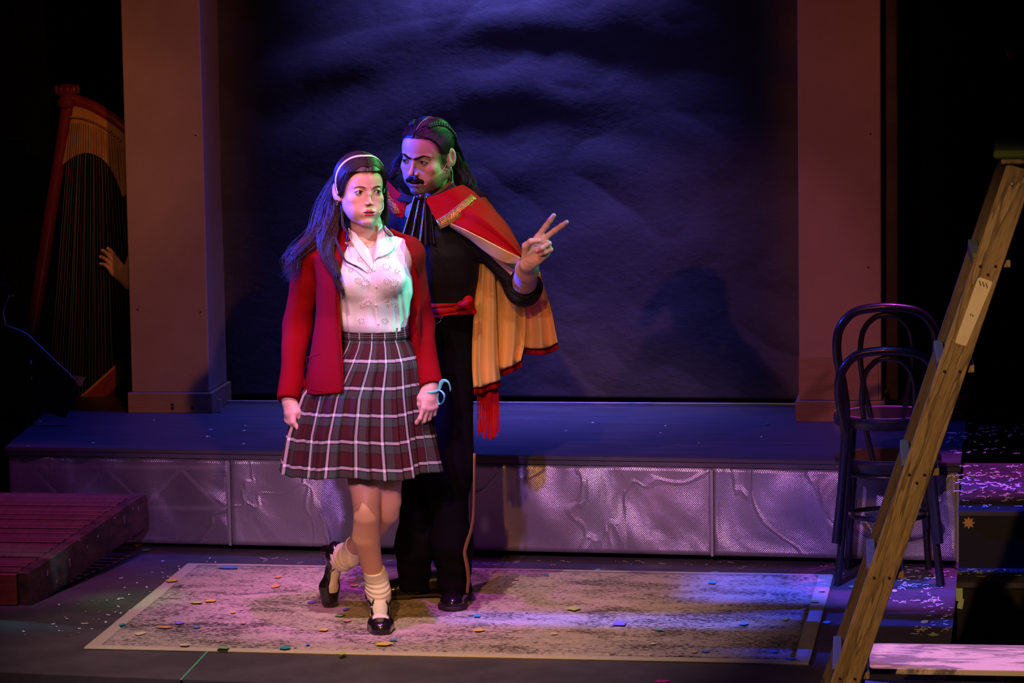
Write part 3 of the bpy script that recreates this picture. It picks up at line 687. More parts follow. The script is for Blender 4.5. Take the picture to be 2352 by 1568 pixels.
fs = [(i, i+1, k+i+1, k+i) for i in range(k-1)]+[(2*k+i, 2*k+k+i, 2*k+k+i+1, 2*k+i+1) for i in range(k-1)]+[(i, 2*k+i, 2*k+i+1, i+1) for i in range(k-1)]+[(k+i, k+i+1, 3*k+i+1, 3*k+i) for i in range(k-1)]+[(0, k, 3*k, 2*k), (k-1, 3*k-1, 4*k-1, 2*k-1)]
b = MB(); b.add(vs, fs); nk_ = b.build('neck', M_maple, hp)
b = MB(); b.tube(cr_curve([H(150, 255)]+[H(x-2, y-10) for x, y in nk_up], 5), .022, 10, flat=1.3); b.build('neck_rim', M_red, hp, True)
for i in range(22):
    t = (i+.5)/22*.72; p = up[int(t*(k-1))]*.82+lo[int(t*(k-1))]*.18+V3(0, -.024, 0); b = MB(); b.tube([p, p+V3(0, -.022, 0)], .0045, 6); b.build('tuning_pin', M_brass, nk_)
sb0, sb1 = H(95, 992), H(420, 700)
d = nrm(sb1-sb0); s = V3(d[2], 0, -d[0])
b = MB(); vs = []
for p, w in ((sb0, .055), (sb1, .03)):
    for a_, y_ in ((0, -w), (0, w), (w*1.4, w*.7), (w*1.9, 0), (w*1.4, -w*.7)): vs.append(p+s*(a_+.012)+V3(0, y_*1.6, 0))
b.add(vs, [(0, 1, 2, 3, 4), (9, 8, 7, 6, 5)]+[(i, (i+1) % 5, 5+(i+1) % 5, 5+i) for i in range(5)]); b.build('soundbox', M_red, hp, False)
b = MB(); c = (sb0+sb1)/2+s*.006; b.box(c, (np.linalg.norm(sb1-sb0), .11, .010), R=np.stack([d, V3(0, 1, 0), -s], 1)); b.build('soundboard', M_maple, hp)
M_str = mat('gut_string', (.15, .135, .12), .4); M_strr = mat('red_string', (.18, .015, .01), .4); M_strb = mat('black_string', (.06, .06, .08), .4)
for i in range(34):
    t = (i+.6)/34; pt = up[int(t*.86*(k-1))]*.7+lo[int(t*.86*(k-1))]*.3; pb = sb0+(sb1-sb0)*(.02+t*.80); pb = pb
    q0 = pt+V3(0, -.027, 0); q1 = V3(pb[0], HY, pb[2])
    b = MB(); b.tube([q0, q1], .0013 if i > 8 else .0018, 4, cap=False); b.build('string', M_strr if i % 7 == 2 else (M_strb if i % 7 == 5 else M_str), hp)

# music stand at the left edge
M_stand = mat('stand_black', (.012, .012, .012), .45); M_steel = mat('stand_edge', (.45, .42, .40), .3, .7)
SY = 2.45; S = lambda px, py, dy=0: A(px, py, SY+dy)
ms = empty('music_stand', S(72, 832)*[1, 1, 0], 'black music stand with a pale-edged tilted desk, in front of the harp', 'music stand')
q = [S(-60, 720), S(10, 745), S(62, 766), S(186, 884), S(150, 960), S(-60, 900)]
b = MB(); n = 6; b.add([p for p in q]+[p+V3(0, .006, 0) for p in q], [tuple(range(n)), tuple(range(n, 2*n))[::-1]]+[(i, (i+1) % n, n+(i+1) % n, n+i) for i in range(n)]); b.build('desk', M_stand, ms)
b = MB(); b.tube([q[1]+V3(0, -.003, 0), q[2]+V3(0, -.003, 0), q[3]+V3(0, -.003, 0)], [.0045, .003, .004], 8); b.build('desk_edge', M_steel, ms, True)
b = MB(); pp = [S(168, 862, -.01), S(197, 866, -.012), S(186, 888, -.012), S(176, 884, -.01)]; b.add([p for p in pp]+[p+V3(0, .0008, 0) for p in pp], [(0, 1, 2, 3), (7, 6, 5, 4), (0, 1, 5, 4), (1, 2, 6, 5), (2, 3, 7, 6), (3, 0, 4, 7)]); o = b.build('sheet_music', mat('sheet_paper', (.45, .42, .34), .8), ms); tag(o, 'curled corner of sheet music')
for px, py, r in ((70, 832, .009), (72, 868, .006)):
    b = MB(); b.ball(S(px, py, -.02), r, 12); b.build('knob', mat('chrome', (.7, .7, .7), .2, .9), ms, True)
k0 = S(70, 850, .03); b = MB(); b.tube([k0+V3(0, 0, .03), k0*[1, 1, 0]+V3(0, 0, .03)], .010, 10); b.build('pole', M_stand, ms, True)
for a in (.4, 2.5, 4.6):
    b = MB(); b.tube([k0*[1, 1, 0]+V3(0, 0, .10), k0*[1, 1, 0]+V3(.20*math.cos(a), .20*math.sin(a), .008)], .007, 8); b.build('foot', M_stand, ms, True)
b = MB(); b.tube([S(12, 742, .0), S(6, 715, -.01), S(18, 684, -.02), S(30, 678, -.03)], .0045, 8); b.build('lamp_arm', M_steel, ms, True)
b = MB(); b.tube([S(22, 660, -.03), S(-30, 652, -.03)], .016, 12); b.build('lamp_head', M_stand, ms, True)
b = MB(); b.ball(S(20, 680, -.03), .0055, 10); b.build('lamp_joint', MATS['chrome'], ms, True)

# stage lantern peeping in at the top right
ln = empty('stage_lantern', A(2345, 118, 2.3), 'dark cylindrical stage lantern with a pink-lit rim, at the top right corner', 'stage light')
lc = A(2312, 124, 2.3); ax = nrm(V3(.9, .15, .35)); b = MB(); up_ = Vector((0, 0, 1)); RR = np.array(Vector(ax).to_track_quat('Z', 'Y').to_matrix())
b.lathe([(.020, 0), (.026, .002), (.026, .03), (.020, .035), (.020, .14), (.016, .15)], lc, 20, R=RR); b.build('barrel', mat('lantern_paint', (.10, .03, .06), .4), ln, True)
b = MB(); b.tube([lc+ax*.08, lc+ax*.08+V3(0, 0, .35)], .008, 8); b.build('yoke', M_stand, ln, True)
# ================================================================== PAPER SCRAPS
def paper(px, py, w, h, z, rot=None):
    """flat irregular scrap lying at level z with the photograph's apparent size"""
    c = Z(px, py, z); dist = np.linalg.norm(c-CAMP); sx = w*dist/FPX/2; sy = h*dist/FPX/2/.21
    sy = min(sy, sx*2.2); n = random.choice((4, 5, 6)); a0 = random.uniform(0, .8) if rot is None else rot
    pts = []
    for i in range(n):
        a = a0+2*math.pi*i/n; r = random.uniform(.8, 1.15)
        pts.append((c[0]+sx*r*math.cos(a)*1.2, c[1]+sy*r*math.sin(a)*1.2))
    cz = [random.uniform(0, .0016) for _ in pts]
    return c, [(x, y, z+.0008+q) for (x, y), q in zip(pts, cz)], n
PC = dict(yellow=(.75, .62, .10), lime=(.48, .68, .14), teal=(.03, .38, .42), blue=(.10, .28, .75), cream=(.75, .68, .48), orange=(.80, .42, .15), violet=(.28, .22, .75), green=(.22, .50, .22), pink=(.8, .35, .45), white=(.75, .72, .72), cyan=(.1, .5, .75), magenta=(.75, .05, .55))
scr = [
 (525,1303,44,7,'blue','on the rug, near its far left corner'),(395,1332,24,7,'yellow','on the pale left border of the rug, near its far end'),(638,1325,15,6,'orange','upper of the two left of the lifted shoe'),(632,1346,20,8,'orange','lower of the two left of the lifted shoe'),
 (450,1383,26,6,'lime','on the rug left part, touching a yellow one'),(483,1379,24,6,'yellow','on the rug left part, touching a lime one'),(412,1430,24,6,'violet','on the rug, above the long orange scrap'),(378,1440,38,5,'orange','long one on the near left part of the rug'),
 (281,1434,19,5,'teal','on the left border of the rug'),(322,1455,21,7,'cream','near the front left corner of the rug'),(452,1440,15,5,'blue','on the rug, right of the long orange scrap'),(560,1431,10,4,'orange','tiny one alone on the rug left of centre'),
 (425,1481,22,5,'cream','on the front border of the rug, left of a green scrap'),(512,1487,32,6,'green','wide one on the front border of the rug near the green tape'),(655,1487,22,6,'teal','on the front border of the rug, left of centre'),(345,1360,7,6,'blue','tiny one on the dark floor left of the rug'),
 (319,1251,24,16,'lime','crumpled one at the foot of the clear skirt panel'),(336,1263,20,5,'green','on the floor below the crumpled lime scrap'),(742,1446,26,6,'yellow','on the rug left of the planted shoe'),(707,1480,9,5,'blue','tiny one near the rug front, left of the planted shoe'),
 (786,1500,20,8,'lime','hanging on the front edge of the rug'),(813,1344,18,6,'orange','on the rug, between the two shoes of the woman'),(798,1425,18,5,'pink','on the rug below the lifted shoe'),(781,1413,24,6,'green','on the rug just below the lifted shoe'),
 (716,1383,16,6,'violet','on the rug left of the lifted shoe'),(795,1399,14,6,'violet','on the rug right of the lifted shoe tip'),(883,1478,34,8,'yellow','just in front of the planted black shoe'),(905,1469,20,4,'teal','at the right side of the planted black shoe tip'),
 (1097,1414,16,6,'teal','right of the black shoe of the man'),(1100,1447,22,6,'yellow','on the rug, to the front and right of the man'),(1150,1264,18,10,'lime','at the foot of the second seam of the skirt'),(1318,1397,34,9,'lime','broad one on the centre right of the rug'),
 (1255,1320,11,5,'blue','near the far edge of the rug, right of the man'),(1372,1310,13,6,'cyan','at the far edge of the rug, right of the man'),(1425,1431,34,12,'violet','broad one in the blue light stripe on the rug'),(1272,1455,17,5,'cream','on the rug, below the blue light stripe'),
 (1635,1337,22,6,'cyan','far right of the rug, lower of two'),(1642,1315,20,5,'cyan','far right edge of the rug, upper of two'),(1515,1446,22,4,'cyan','in the blue light stripe, middle one'),(1708,1432,20,6,'cyan','in the blue light stripe, rightmost one'),
 (1595,1497,15,5,'orange','on the front right part of the rug'),(1620,1496,17,4,'blue','beside an orange one on the rug front right'),(1775,1496,20,5,'blue','near the front right corner of the rug'),(1817,1512,28,4,'blue','on the front border at the right corner of the rug'),
 (1872,1380,22,4,'lime','on the right border of the rug'),(1805,1422,16,8,'lime','folded one at the right end of the blue light stripe'),(1845,1399,12,4,'orange','tiny one inside the right border of the rug'),(1898,1429,18,6,'cyan','on the dark floor right of the rug'),
 (1887,1356,14,4,'cream','on the far right corner of the rug border'),(1958,1347,15,5,'green','on the floor left of the ladder rail'),(2055,1357,12,8,'cream','on the blue-lit floor right of the ladder rail'),(2124,1428,16,7,'yellow','on the floor between the ladder and the black steps'),
 (2145,1458,26,6,'lime','on the floor between black steps and bench'),(1520,1565,36,6,'magenta','at the very front edge of the stage floor'),(1935,1318,11,6,'cream','beside the near left foot of the lower chair'),(535,1406,12,4,'yellow','tiny one on the rug, left of centre'),
 (985,1300,14,4,'lime','on the rug, behind the shoes of the man'),(1500,1478,12,4,'cream','on the rug near its front edge, right of centre'),(1186,1330,10,4,'pink','tiny one on the far part of the rug, right of the man'),
]
inrug = lambda p: (p[1] > cs[0][1]-.01 and p[1] < cs[2][1] and p[0] > -.30 and p[0] < 2.50)
def on_rug(px, py):
    # left/right edges of the rug in the photograph
    t = (1491-py)/193.; xl = 195+237*t; xr = 1856+56*t; yb = 1298+(px-432)*.0176; yf_ = 1491+(px-195)*.0217
    return xl < px < xr and yb < py < yf_
for px, py, w, h, cn, where in scr:
    z = .0155 if on_rug(px, py) else .0012
    c, vs_, n = paper(px, py, w, h, z)
    b = MB(); b.add(vs_+[(x, y, zz_-.0003) for x, y, zz_ in vs_], [tuple(range(n)), tuple(range(n, 2*n))[::-1]]+[(i, (i+1) % n, n+(i+1) % n, n+i) for i in range(n)])
    o = b.build('paper_scrap', mat('paper_'+cn, PC[cn], .7)); tag(o, f'{cn} paper scrap {where}', 'paper scrap', 'coloured paper scraps')
def shreds(name, label, pts, m, squig=0):
    b = MB()
    for c, L_ in pts:
        a = random.uniform(0, 6.3); p = [np.array(c)]
        for k in range(random.choice((2, 3)) if not squig else random.choice((4, 5, 6))):
            a += random.uniform(-.9, .9)*(1+squig); s_ = L_*random.uniform(.6, 1.1); p.append(p[-1]+V3(math.cos(a)*s_, math.sin(a)*s_, 0)); 
        w = .0022 if squig else .0035; up1 = []; dn = []
        for i, q in enumerate(p):
            t = nrm(p[min(i+1, len(p)-1)]-p[max(i-1, 0)]); nn = V3(-t[1], t[0], 0)*w*random.uniform(.6, 1.2); hz = random.uniform(0, .004)
            up1.append(q+nn+V3(0, 0, hz)); dn.append(q-nn+V3(0, 0, hz+.0015))
        k = len(p); b.add(up1+dn, [(i, i+1, k+i+1, k+i) for i in range(k-1)])
    o = b.build(name, m, recalc=False); tag(o, label, 'paper bits', kind='stuff'); return o
M_wp = mat('white_shred', (.75, .72, .78), .6)
def scat(n, f, L_): 
    return [(f(), random.uniform(*L_)) for _ in range(n)]
def gx(mu, s): return random.gauss(mu, s)
shreds('paper_shreds', 'many small white paper bits scattered on the dark floor left of the rug', scat(70, lambda: (lambda q: q)(Z(*(lambda t: (120+330*t+gx(0, 55), 1470-190*t+gx(0, 16)))(random.random()), .001)), (.003, .009)), M_wp)
def rp():
    while True:
        px, py = gx(2110, 45), random.uniform(1300, 1385)
        if 1990 < px < 2190: return Z(px, py, .0012)
shreds('paper_shreds', 'white curly paper shreds scattered on the blue-lit floor under the stacked chairs', scat(95, rp, (.006, .013)), M_wp, 1)
shreds('paper_shreds', 'few pale paper shreds on the dark floor between the ladder and the black steps', scat(34, lambda: Z(min(2186, gx(2150, 25)), random.uniform(1385, 1462), .0012), (.005, .011)), M_wp, 1)
shreds('paper_shreds', 'white paper shreds scattered on the raised deck at the right, behind the black steps', scat(110, lambda: Z(random.uniform(2170, 2352), random.uniform(945, 1045), HD+.001) if random.random() < .8 else Z(random.uniform(1930, 2180), random.uniform(960, 990), HD+.001), (.006, .012)), M_wp, 1)
shreds('paper_shreds', 'white paper shreds thickly scattered on the top tread of the black steps', scat(150, lambda: Z(random.uniform(2206, 2352), min(1165, max(1072, gx(1110, 28))), HD+.0012), (.006, .013)), M_wp, 1)
shreds('paper_shreds', 'yellowish paper shreds on the lower tread of the black steps', scat(26, lambda: Z(random.uniform(2206, 2352), random.uniform(1307, 1326), .2012), (.006, .016)), mat('yellow_shred', (.6, .62, .2), .6), 1)
shreds('paper_shreds', 'small pale paper bits in the dark gap at the foot of the dotted skirt', scat(60, lambda: Z(random.uniform(1130, 1930) if random.random() < .8 else random.uniform(340, 700), 0, 0)*0+V3(random.uniform(.2, 2.6), 0, .001)+(lambda x: V3(0, PF(x)-.04-random.random()*.10, 0))(1.4), (.005, .012)), mat('dull_shred', (.35, .32, .26), .7), 1)
shreds('paper_shreds', 'sparse tiny paper bits on the raised deck behind the performers', scat(26, lambda: Z(random.uniform(60, 1900), random.uniform(965, 1025), HD+.001), (.004, .010)), M_wp)

# ================================================================== SOLID MODELLING TOOLKIT (signed distances -> one smooth surface)
def smin(a, b, k):
    h = np.clip(.5+.5*(b-a)/k, 0, 1); return b+(a-b)*h-k*h*(1-h)
def smax(a, b, k): return -smin(-a, -b, k)
def rcone(P, a, b, ra, rb):
    a = np.asarray(a, float); b = np.asarray(b, float); ba = b-a; q = P-a; t = np.clip((q@ba)/max(ba@ba, 1e-12), 0, 1)
    return np.linalg.norm(q-t[:, None]*ba, axis=1)-(ra+(rb-ra)*t)
def ell(P, c, r, R=None):
    q = P-np.asarray(c, float)
    if R is not None: q = q@R
    r = np.asarray(r, float); k0 = np.linalg.norm(q/r, axis=1); k1 = np.linalg.norm(q/(r*r), axis=1)
    return k0*(k0-1)/np.maximum(k1, 1e-9)
def chain(P, pts, rs, k=.01):
    d = None
    for i in range(len(pts)-1):
        e = rcone(P, pts[i], pts[i+1], rs[i], rs[i+1]); d = e if d is None else smin(d, e, k)
    return d
def union(ds, k):
    d = ds[0]
    for e in ds[1:]: d = smin(d, e, k)
    return d
def secs(P, S, pw=2.0):
    """vertical body of elliptic sections: rows (z, cx, cy, rx, ry)"""
    S = np.array(S, float); S = S[np.argsort(S[:, 0])]; z = P[:, 2]
    cx, cy, rx, ry = [np.interp(z, S[:, 0], S[:, i]) for i in range(1, 5)]
    u = np.abs((P[:, 0]-cx)/rx); v = np.abs((P[:, 1]-cy)/ry)
    d = ((u**pw+v**pw)**(1/pw)-1)*np.minimum(rx, ry)
    return np.maximum(d, np.maximum(z-S[-1, 0], S[0, 0]-z))
def polygonise(fn, lo, hi, h, slack=1.0):
    lo = np.asarray(lo, float); hi = np.asarray(hi, float); B = 4
    nb = np.ceil((hi-lo)/(h*B)).astype(int)+1; n = nb*B
    gx_, gy_, gz_ = [lo[i]+(np.arange(nb[i])*B+(B-1)/2)*h for i in range(3)]
    C = np.stack(np.meshgrid(gx_, gy_, gz_, indexing='ij'), -1).reshape(-1, 3)
    dc = np.concatenate([fn(c) for c in np.array_split(C, max(1, len(C)//200000))])
    act = np.abs(dc) < h*B*1.15*slack+h
    D = np.repeat(np.repeat(np.repeat(np.where(dc > 0, 1., -1.).reshape(nb), B, 0), B, 1), B, 2).astype(np.float32)*h*9
    ids = np.nonzero(act)[0]; bi = np.stack(np.unravel_index(ids, nb), 1)*B
    o = np.stack(np.meshgrid(*[np.arange(B)]*3, indexing='ij'), -1).reshape(-1, 3)
    I = (bi[:, None, :]+o[None]).reshape(-1, 3); P = lo+I*h
    d = np.concatenate([fn(c) for c in np.array_split(P, max(1, len(P)//200000))])
    D[I[:, 0], I[:, 1], I[:, 2]] = d
    s = D < 0
    c8 = np.zeros(tuple(n-1), np.int8)
    for dx in (0, 1):
        for dy in (0, 1):
            for dz_ in (0, 1): c8 += s[dx:n[0]-1+dx, dy:n[1]-1+dy, dz_:n[2]-1+dz_]
    cell = (c8 > 0) & (c8 < 8); ci = np.stack(np.nonzero(cell), 1)
    idx = np.full(cell.shape, -1, np.int32); idx[cell] = np.arange(len(ci))
    acc = np.zeros((len(ci), 3)); cnt = np.zeros(len(ci))
    cor = [(x, y, z) for x in (0, 1) for y in (0, 1) for z in (0, 1)]
    val = {c: D[ci[:, 0]+c[0], ci[:, 1]+c[1], ci[:, 2]+c[2]].astype(float) for c in cor}
    for a in cor:
        for ax in range(3):
            if a[ax] == 0:
                b = list(a); b[ax] = 1; b = tuple(b); va, vb = val[a], val[b]; m = (va < 0) != (vb < 0)
                t = np.where(m, va/np.where(m, va-vb, 1), 0)
                p = np.array(a, float)[None]+np.zeros((len(ci), 3)); p[:, ax] += t
                acc[m] += p[m]; cnt[m] += 1
    V = lo+(ci+acc/np.maximum(cnt, 1)[:, None])*h
    F = []
    for ax in range(3):
        sl0 = [slice(None)]*3; sl1 = [slice(None)]*3; sl0[ax] = slice(0, -1); sl1[ax] = slice(1, None)
        a, b = s[tuple(sl0)], s[tuple(sl1)]; x = np.stack(np.nonzero(a != b), 1); inside = a[x[:, 0], x[:, 1], x[:, 2]]
        u, w = [(1, 2), (2, 0), (0, 1)][ax]; ok = (x[:, u] > 0) & (x[:, w] > 0) & (x[:, u] < n[u]-1) & (x[:, w] < n[w]-1); x = x[ok]; inside = inside[ok]
        def g(du, dw):
            y = x.copy(); y[:, u] -= du; y[:, w] -= dw; return idx[y[:, 0], y[:, 1], y[:, 2]]
        q = np.stack([g(1, 1), g(0, 1), g(0, 0), g(1, 0)], 1); q[~inside] = q[~inside][:, ::-1]
        F.append(q[(q >= 0).all(1)])
    F = np.concatenate(F); return V, F
def fnoise(P, seed, n=10, f=20., aniso=(1, 1, 1)):
    r = np.random.default_rng(seed); o = np.zeros(len(P))
    for _ in range(n):
        k = r.normal(size=3); k = k/np.linalg.norm(k)*f*r.uniform(.5, 1.6)*np.array(aniso); o += np.sin(P@k+r.uniform(0, 6.28))
    return o/n**.5
class Frame:
    """local frame: x to the figure's image-right, y backwards, z up"""
    def __init__(s, o, yaw=0, pitch=0, roll=0, scale=1., base=None):
        # yaw>0 turns the face to image right, pitch>0 bows it down, roll>0 tips the top of the head to image right
        R0 = np.array(Matrix.Rotation(_yaw, 3, 'Z')) if base is None else base
        R = R0@np.array(Matrix.Rotation(math.radians(yaw), 3, 'Z'))@np.array(Matrix.Rotation(math.radians(pitch), 3, 'X'))@np.array(Matrix.Rotation(math.radians(roll), 3, 'Y'))
        s.R = R; s.o = np.asarray(o, float); s.s = scale
    def w(s, p): return s.o+s.s*(np.asarray(p, float)@s.R.T)
    def l(s, P): return ((np.asarray(P, float)-s.o)@s.R)/s.s

# ------------------------------------------------------------------ head
def head_fn(p, neck):
    jw, ch, no, br, fw = p['jaw'], p['chin'], p['nose'], p['brow'], p.get('face', 1.)
    lw = p.get('lip', 1.); op = p.get('open', .003); nw = p.get('nw', 1.)
    def f(P):
        X = P.copy(); ax = np.abs(P[:, 0]); M = P.copy(); M[:, 0] = ax
        d = ell(P, (0, .014, .036), (.0745, .094, .083))
        d = smin(d, ell(P, (0, -.022, .028), (.064*fw, .066, .070)), .03)
        d = smin(d, ell(P, (0, -.024, -.032), (.056*fw, .060, .080)), .03)
        d = smin(d, rcone(M, (.048*jw, .004, -.060), (.010*ch, -.066, -.098), .017, .0165), .028)
        d = smin(d, rcone(M, (.052*jw, .004, -.058), (.060, .006, -.012), .014, .012), .025)
        d = smin(d, ell(P, (0, -.077, -.099), (.017*ch, .0155, .0135)), .014)
        d = smin(d, ell(M, (.041*fw, -.058, -.026), (.023, .022, .018)), .022)       # cheekbones
        d = smin(d, ell(M, (.026, -.064, -.060), (.022, .020, .024)), .02)            # cheeks round the mouth
        d = smin(d, ell(M, (.034, -.036, -.058), (.026, .032, .036)), .025)
        d = smax(d, -ell(M, (.0335, -.102, .001), (.0185, .0150, .0125)), .014)       # eye sockets
        d = smin(d, rcone(M, (.010, -.0855, .016), (.043, -.070, .019), .0052*br, .0045*br), .012)
        d = smin(d, chain(P, [(0, -.083, .014), (0, -.0915, -.006), (0, -.1045*no+.002, -.0275), (0, -.1070*no+.001, -.0340)], [.0056*nw, .0054*nw, .0064*nw, .0076*nw], .006), .008)
        d = smin(d, ell(M, (.0105*nw, -.0930, -.0385), (.0070*nw, .0090, .0062*nw)), .005)
        d = smax(d, -ell(M, (.0058, -.0990, -.0450), (.0032, .0048, .0032)), .002)
        # mouth
        d = smin(d, ell(P, (0, -.0810, -.0690), (.026, .0160, .0170)), .012)
        up = chain(M, [(0, -.0935, -.0640), (.006, -.0935, -.0628), (.0245*lw, -.0815, -.0672)], [.0028, .0031, .0012], .003)
        lo = chain(M, [(0, -.0918, -.0728-op), (.010, -.0905, -.0722-op), (.0235*lw, -.0815, -.0682)], [.0040, .0037, .0012], .003)
        d = smin(d, up, .0035); d = smin(d, lo, .0035)
        d = smax(d, -ell(P, (0, -.0930, -.0680-op*.5), (.0200*lw, .0120, .0010+op*.62)), .0015)
        # lids
        ec = np.array([.0325, -.0745, .0]); q = M-ec; r = np.linalg.norm(q, axis=1); d = smin(d, r-.0142, .004)
        xx = q[:, 0]/.0148; eo = p.get('eye', 1.)
        alm = np.maximum(q[:, 2]-.0056*eo*(1-np.clip(xx+.12, -1.2, 1.2)**2)+.0002-.0010*xx, -q[:, 2]-.0046*eo*(1-np.clip(xx-.1, -1.2, 1.2)**2))
        d = np.maximum(d, -np.maximum(np.maximum(alm, np.abs(q[:, 0])-.0150), np.maximum(q[:, 1]+.002, r-.0175)))
        d = np.minimum(d, r-.0112)
        # ears
        c, s_ = math.cos(.42), -math.sin(.42); Re = np.array([[c, s_, 0], [-s_, c, 0], [0, 0, 1]]).T
        e = ell(M, (.0815, .0175, -.004), (.0060, .0190, .0320), Re); e = smin(e, ell(M, (.0735, .008, -.028), (.006, .009, .012)), .006)
        e = smax(e, -ell(M, (.0895, .0130, .001), (.0075, .0110, .0215), Re), .003); e = smin(e, ell(M, (.0815, .0225, -.004), (.0045, .0060, .0160), Re), .004)
        d = smin(d, e, .004)
        n = chain(P, neck['pts'], neck['r'], .02); d = smin(d, n, .018)
        if p.get('adam'): d = smin(d, ell(P, (0, -.030, -.150), (.010, .012, .014)), .015)
        return d
    return f
def tri2(v): return v
def head_cols(p, P):
    """own colours of the skin: lips, brows' roots, stubble, cheeks"""
    ax = np.abs(P[:, 0]); n = len(P); c = np.tile(np.array(p['skin']), (n, 1))
    def blend(m, col):
        m = np.clip(m, 0, 1)[:, None]; c[:] = c*(1-m)+np.array(col)*m
    front = P[:, 1] < -.055
    blush = np.exp(-(((ax-.042)/.018)**2+((P[:, 2]+.032)/.017)**2))*front; blend(blush*.35, (.72, .27, .22))
    blend(.35*np.exp(-((ax/.012)**2+((P[:, 2]+.038)/.010)**2))*front, (.75, .33, .26))
    if p.get('stubble'):
        j = np.clip((-.050-P[:, 2]+.012*np.clip((ax-.03)/.03, 0, 1)+.25*(P[:, 1]+.02))/.015, 0, 1)*np.clip((-P[:, 1]+.020)/.012, 0, 1)*np.clip((P[:, 2]+.128)/.02, 0, 1)
        st = fnoise(P, 3, 12, 900); blend(j*(.66+.14*st), (.10, .07, .065))
        m = np.exp(-((ax/.030)**4+((P[:, 2]+.056)/.009)**4))*front; blend(.55*m, (.08, .06, .055))
        ch = np.exp(-((ax/.022)**4+((P[:, 2]+.093)/.016)**4))*(P[:, 1] < -.05); blend(ch*(.42+.1*st), (.06, .045, .04))
    op = p.get('open', .003); lw = p.get('lip', 1.)
    lu = chain(np.stack([ax, P[:, 1], P[:, 2]], 1), [(0, -.0935, -.0640), (.006, -.0935, -.0628), (.0245*lw, -.0815, -.0672)], [.0028, .0031, .0012], .003)
    ll = chain(np.stack([ax, P[:, 1], P[:, 2]], 1), [(0, -.0918, -.0728-op), (.010, -.0905, -.0722-op), (.0235*lw, -.0815, -.0682)], [.0040, .0037, .0012], .003)
    blend(1-np.clip((np.minimum(lu, ll)-.0014)/.0014, 0, 1), p['lipcol'])
    mo = ell(P, (0, -.0930, -.0680-op*.5), (.0200*lw, .0120, .0010+op*.62)); blend((P[:, 1] > -.0885)*(np.clip(1-(mo-.0004)/.0006, 0, 1)), (.06, .015, .015))
    q = np.stack([ax-.0325, P[:, 1]+.0745, P[:, 2]], 1); r = np.linalg.norm(q, axis=1)
    sh = np.exp(-((q[:, 0]/.020)**2+((q[:, 2]-.004)/.009)**2))*(P[:, 1] < -.05); blend(sh*p.get('shadow', .3), p.get('shadcol', (.32, .15, .13)))  # shade of the eye hollows painted into the skin colour
    no = ell(np.stack([ax, P[:, 1], P[:, 2]], 1), (.0058, -.0990, -.0450), (.0032, .0048, .0032)); blend(1-np.clip((no-.0002)/.001, 0, 1), (.12, .03, .02))  # dark of the nostrils painted in
    if p.get('scalp'):
        hl = np.interp(P[:, 2], p['hz'], p['hy']); t = np.clip((P[:, 1]-hl+.008)/.022, 0, 1)*(P[:, 2] > -.035)*(ax < .088)*(1-(ax > .0755)*(P[:, 2] < .033)*(P[:, 1] > -.003)*(P[:, 1] < .045)); blend(t*.93, (.025, .018, .016))
    return c
M_skin = mat('skin', (.6, .4, .3), .48, spec=.45, attr=True, sss=.10, bump=(420, .12, .0006))
M_eyew = mat('eye_surface', (.8, .8, .8), .08, spec=.6, attr=True)
def make_eye(fr, side, gaze, iris, parent):
    c = np.array([.0325*side, -.0745, 0.]); nu_, nv_ = 48, 64; g = nrm(gaze)
    th = np.concatenate([[0], np.linspace(.03, math.pi, nu_-1)]); ph = np.arange(nv_)*2*math.pi/nv_
    a = nrm(np.cross(g, (0, 0, 1.))); b_ = np.cross(g, a); v = []; col = []
    for t in th:
        for f in ph:
            d = math.cos(t)*g+math.sin(t)*(math.cos(f)*a+math.sin(f)*b_); r = .01275+(.0006*max(0, math.cos(min(t, .5)*3.14)) if t < .5 else 0); v.append(c+d*r)
            col.append((.004, .004, .004) if t < .20 else (iris if t < .43 else ((.03, .02, .02) if t < .49 else (.62, .58, .56))))
    v = fr.w(np.array(v)); f = grid_faces(nu_, nv_, True); return npmesh('eye', v, f, M_eyew, parent, True, col=np.array(col))
def surf_project(f, P, it=12, off=0., relax=.8):
    P = P.copy(); e = 1e-4
    for _ in range(it):
        d = f(P)-off; g = np.stack([f(P+np.eye(3)[i]*e)-f(P-np.eye(3)[i]*e) for i in range(3)], 1)/(2*e); gn = np.maximum((g*g).sum(1), .2); P = P-relax*(d/gn)[:, None]*g
    return P
def strands(name, paths, rad, m, parent, n=3, taper=True):
    """many hairs as one mesh; paths: list of (k,3)"""
    V = []; F = []; b0 = 0
    by = {}
    for p in paths: by.setdefault(len(p), []).append(p)
    for k, ps in by.items():
        Q = np.array(ps); T = np.gradient(Q, axis=1); T /= np.maximum(np.linalg.norm(T, axis=2, keepdims=True), 1e-9)
        ref = np.array([.31, -.9, .3]); U = np.cross(T, ref); U /= np.maximum(np.linalg.norm(U, axis=2, keepdims=True), 1e-9); W_ = np.cross(T, U)
        t = np.linspace(0, 1, k); rr_ = rad*(np.minimum(1, (1-t)*4+.15) if taper else np.ones(k)); rr_ = rr_[None, :, None]
        vv = np.stack([Q+rr_*(math.cos(2*math.pi*j/n)*U+math.sin(2*math.pi*j/n)*W_) for j in range(n)], 2)
        m_ = len(ps); V.append(vv.reshape(-1, 3)); base = np.arange(m_)[:, None, None]*k*n
        i, j = np.meshgrid(np.arange(k-1), np.arange(n), indexing='ij'); j2 = (j+1) % n
        f = np.stack([i*n+j, i*n+j2, (i+1)*n+j2, (i+1)*n+j], -1).reshape(1, -1, 4)+base; F.append(f.reshape(-1, 4)+b0); b0 += m_*k*n
    return npmesh(name, np.concatenate(V), np.concatenate(F), m, parent, True)
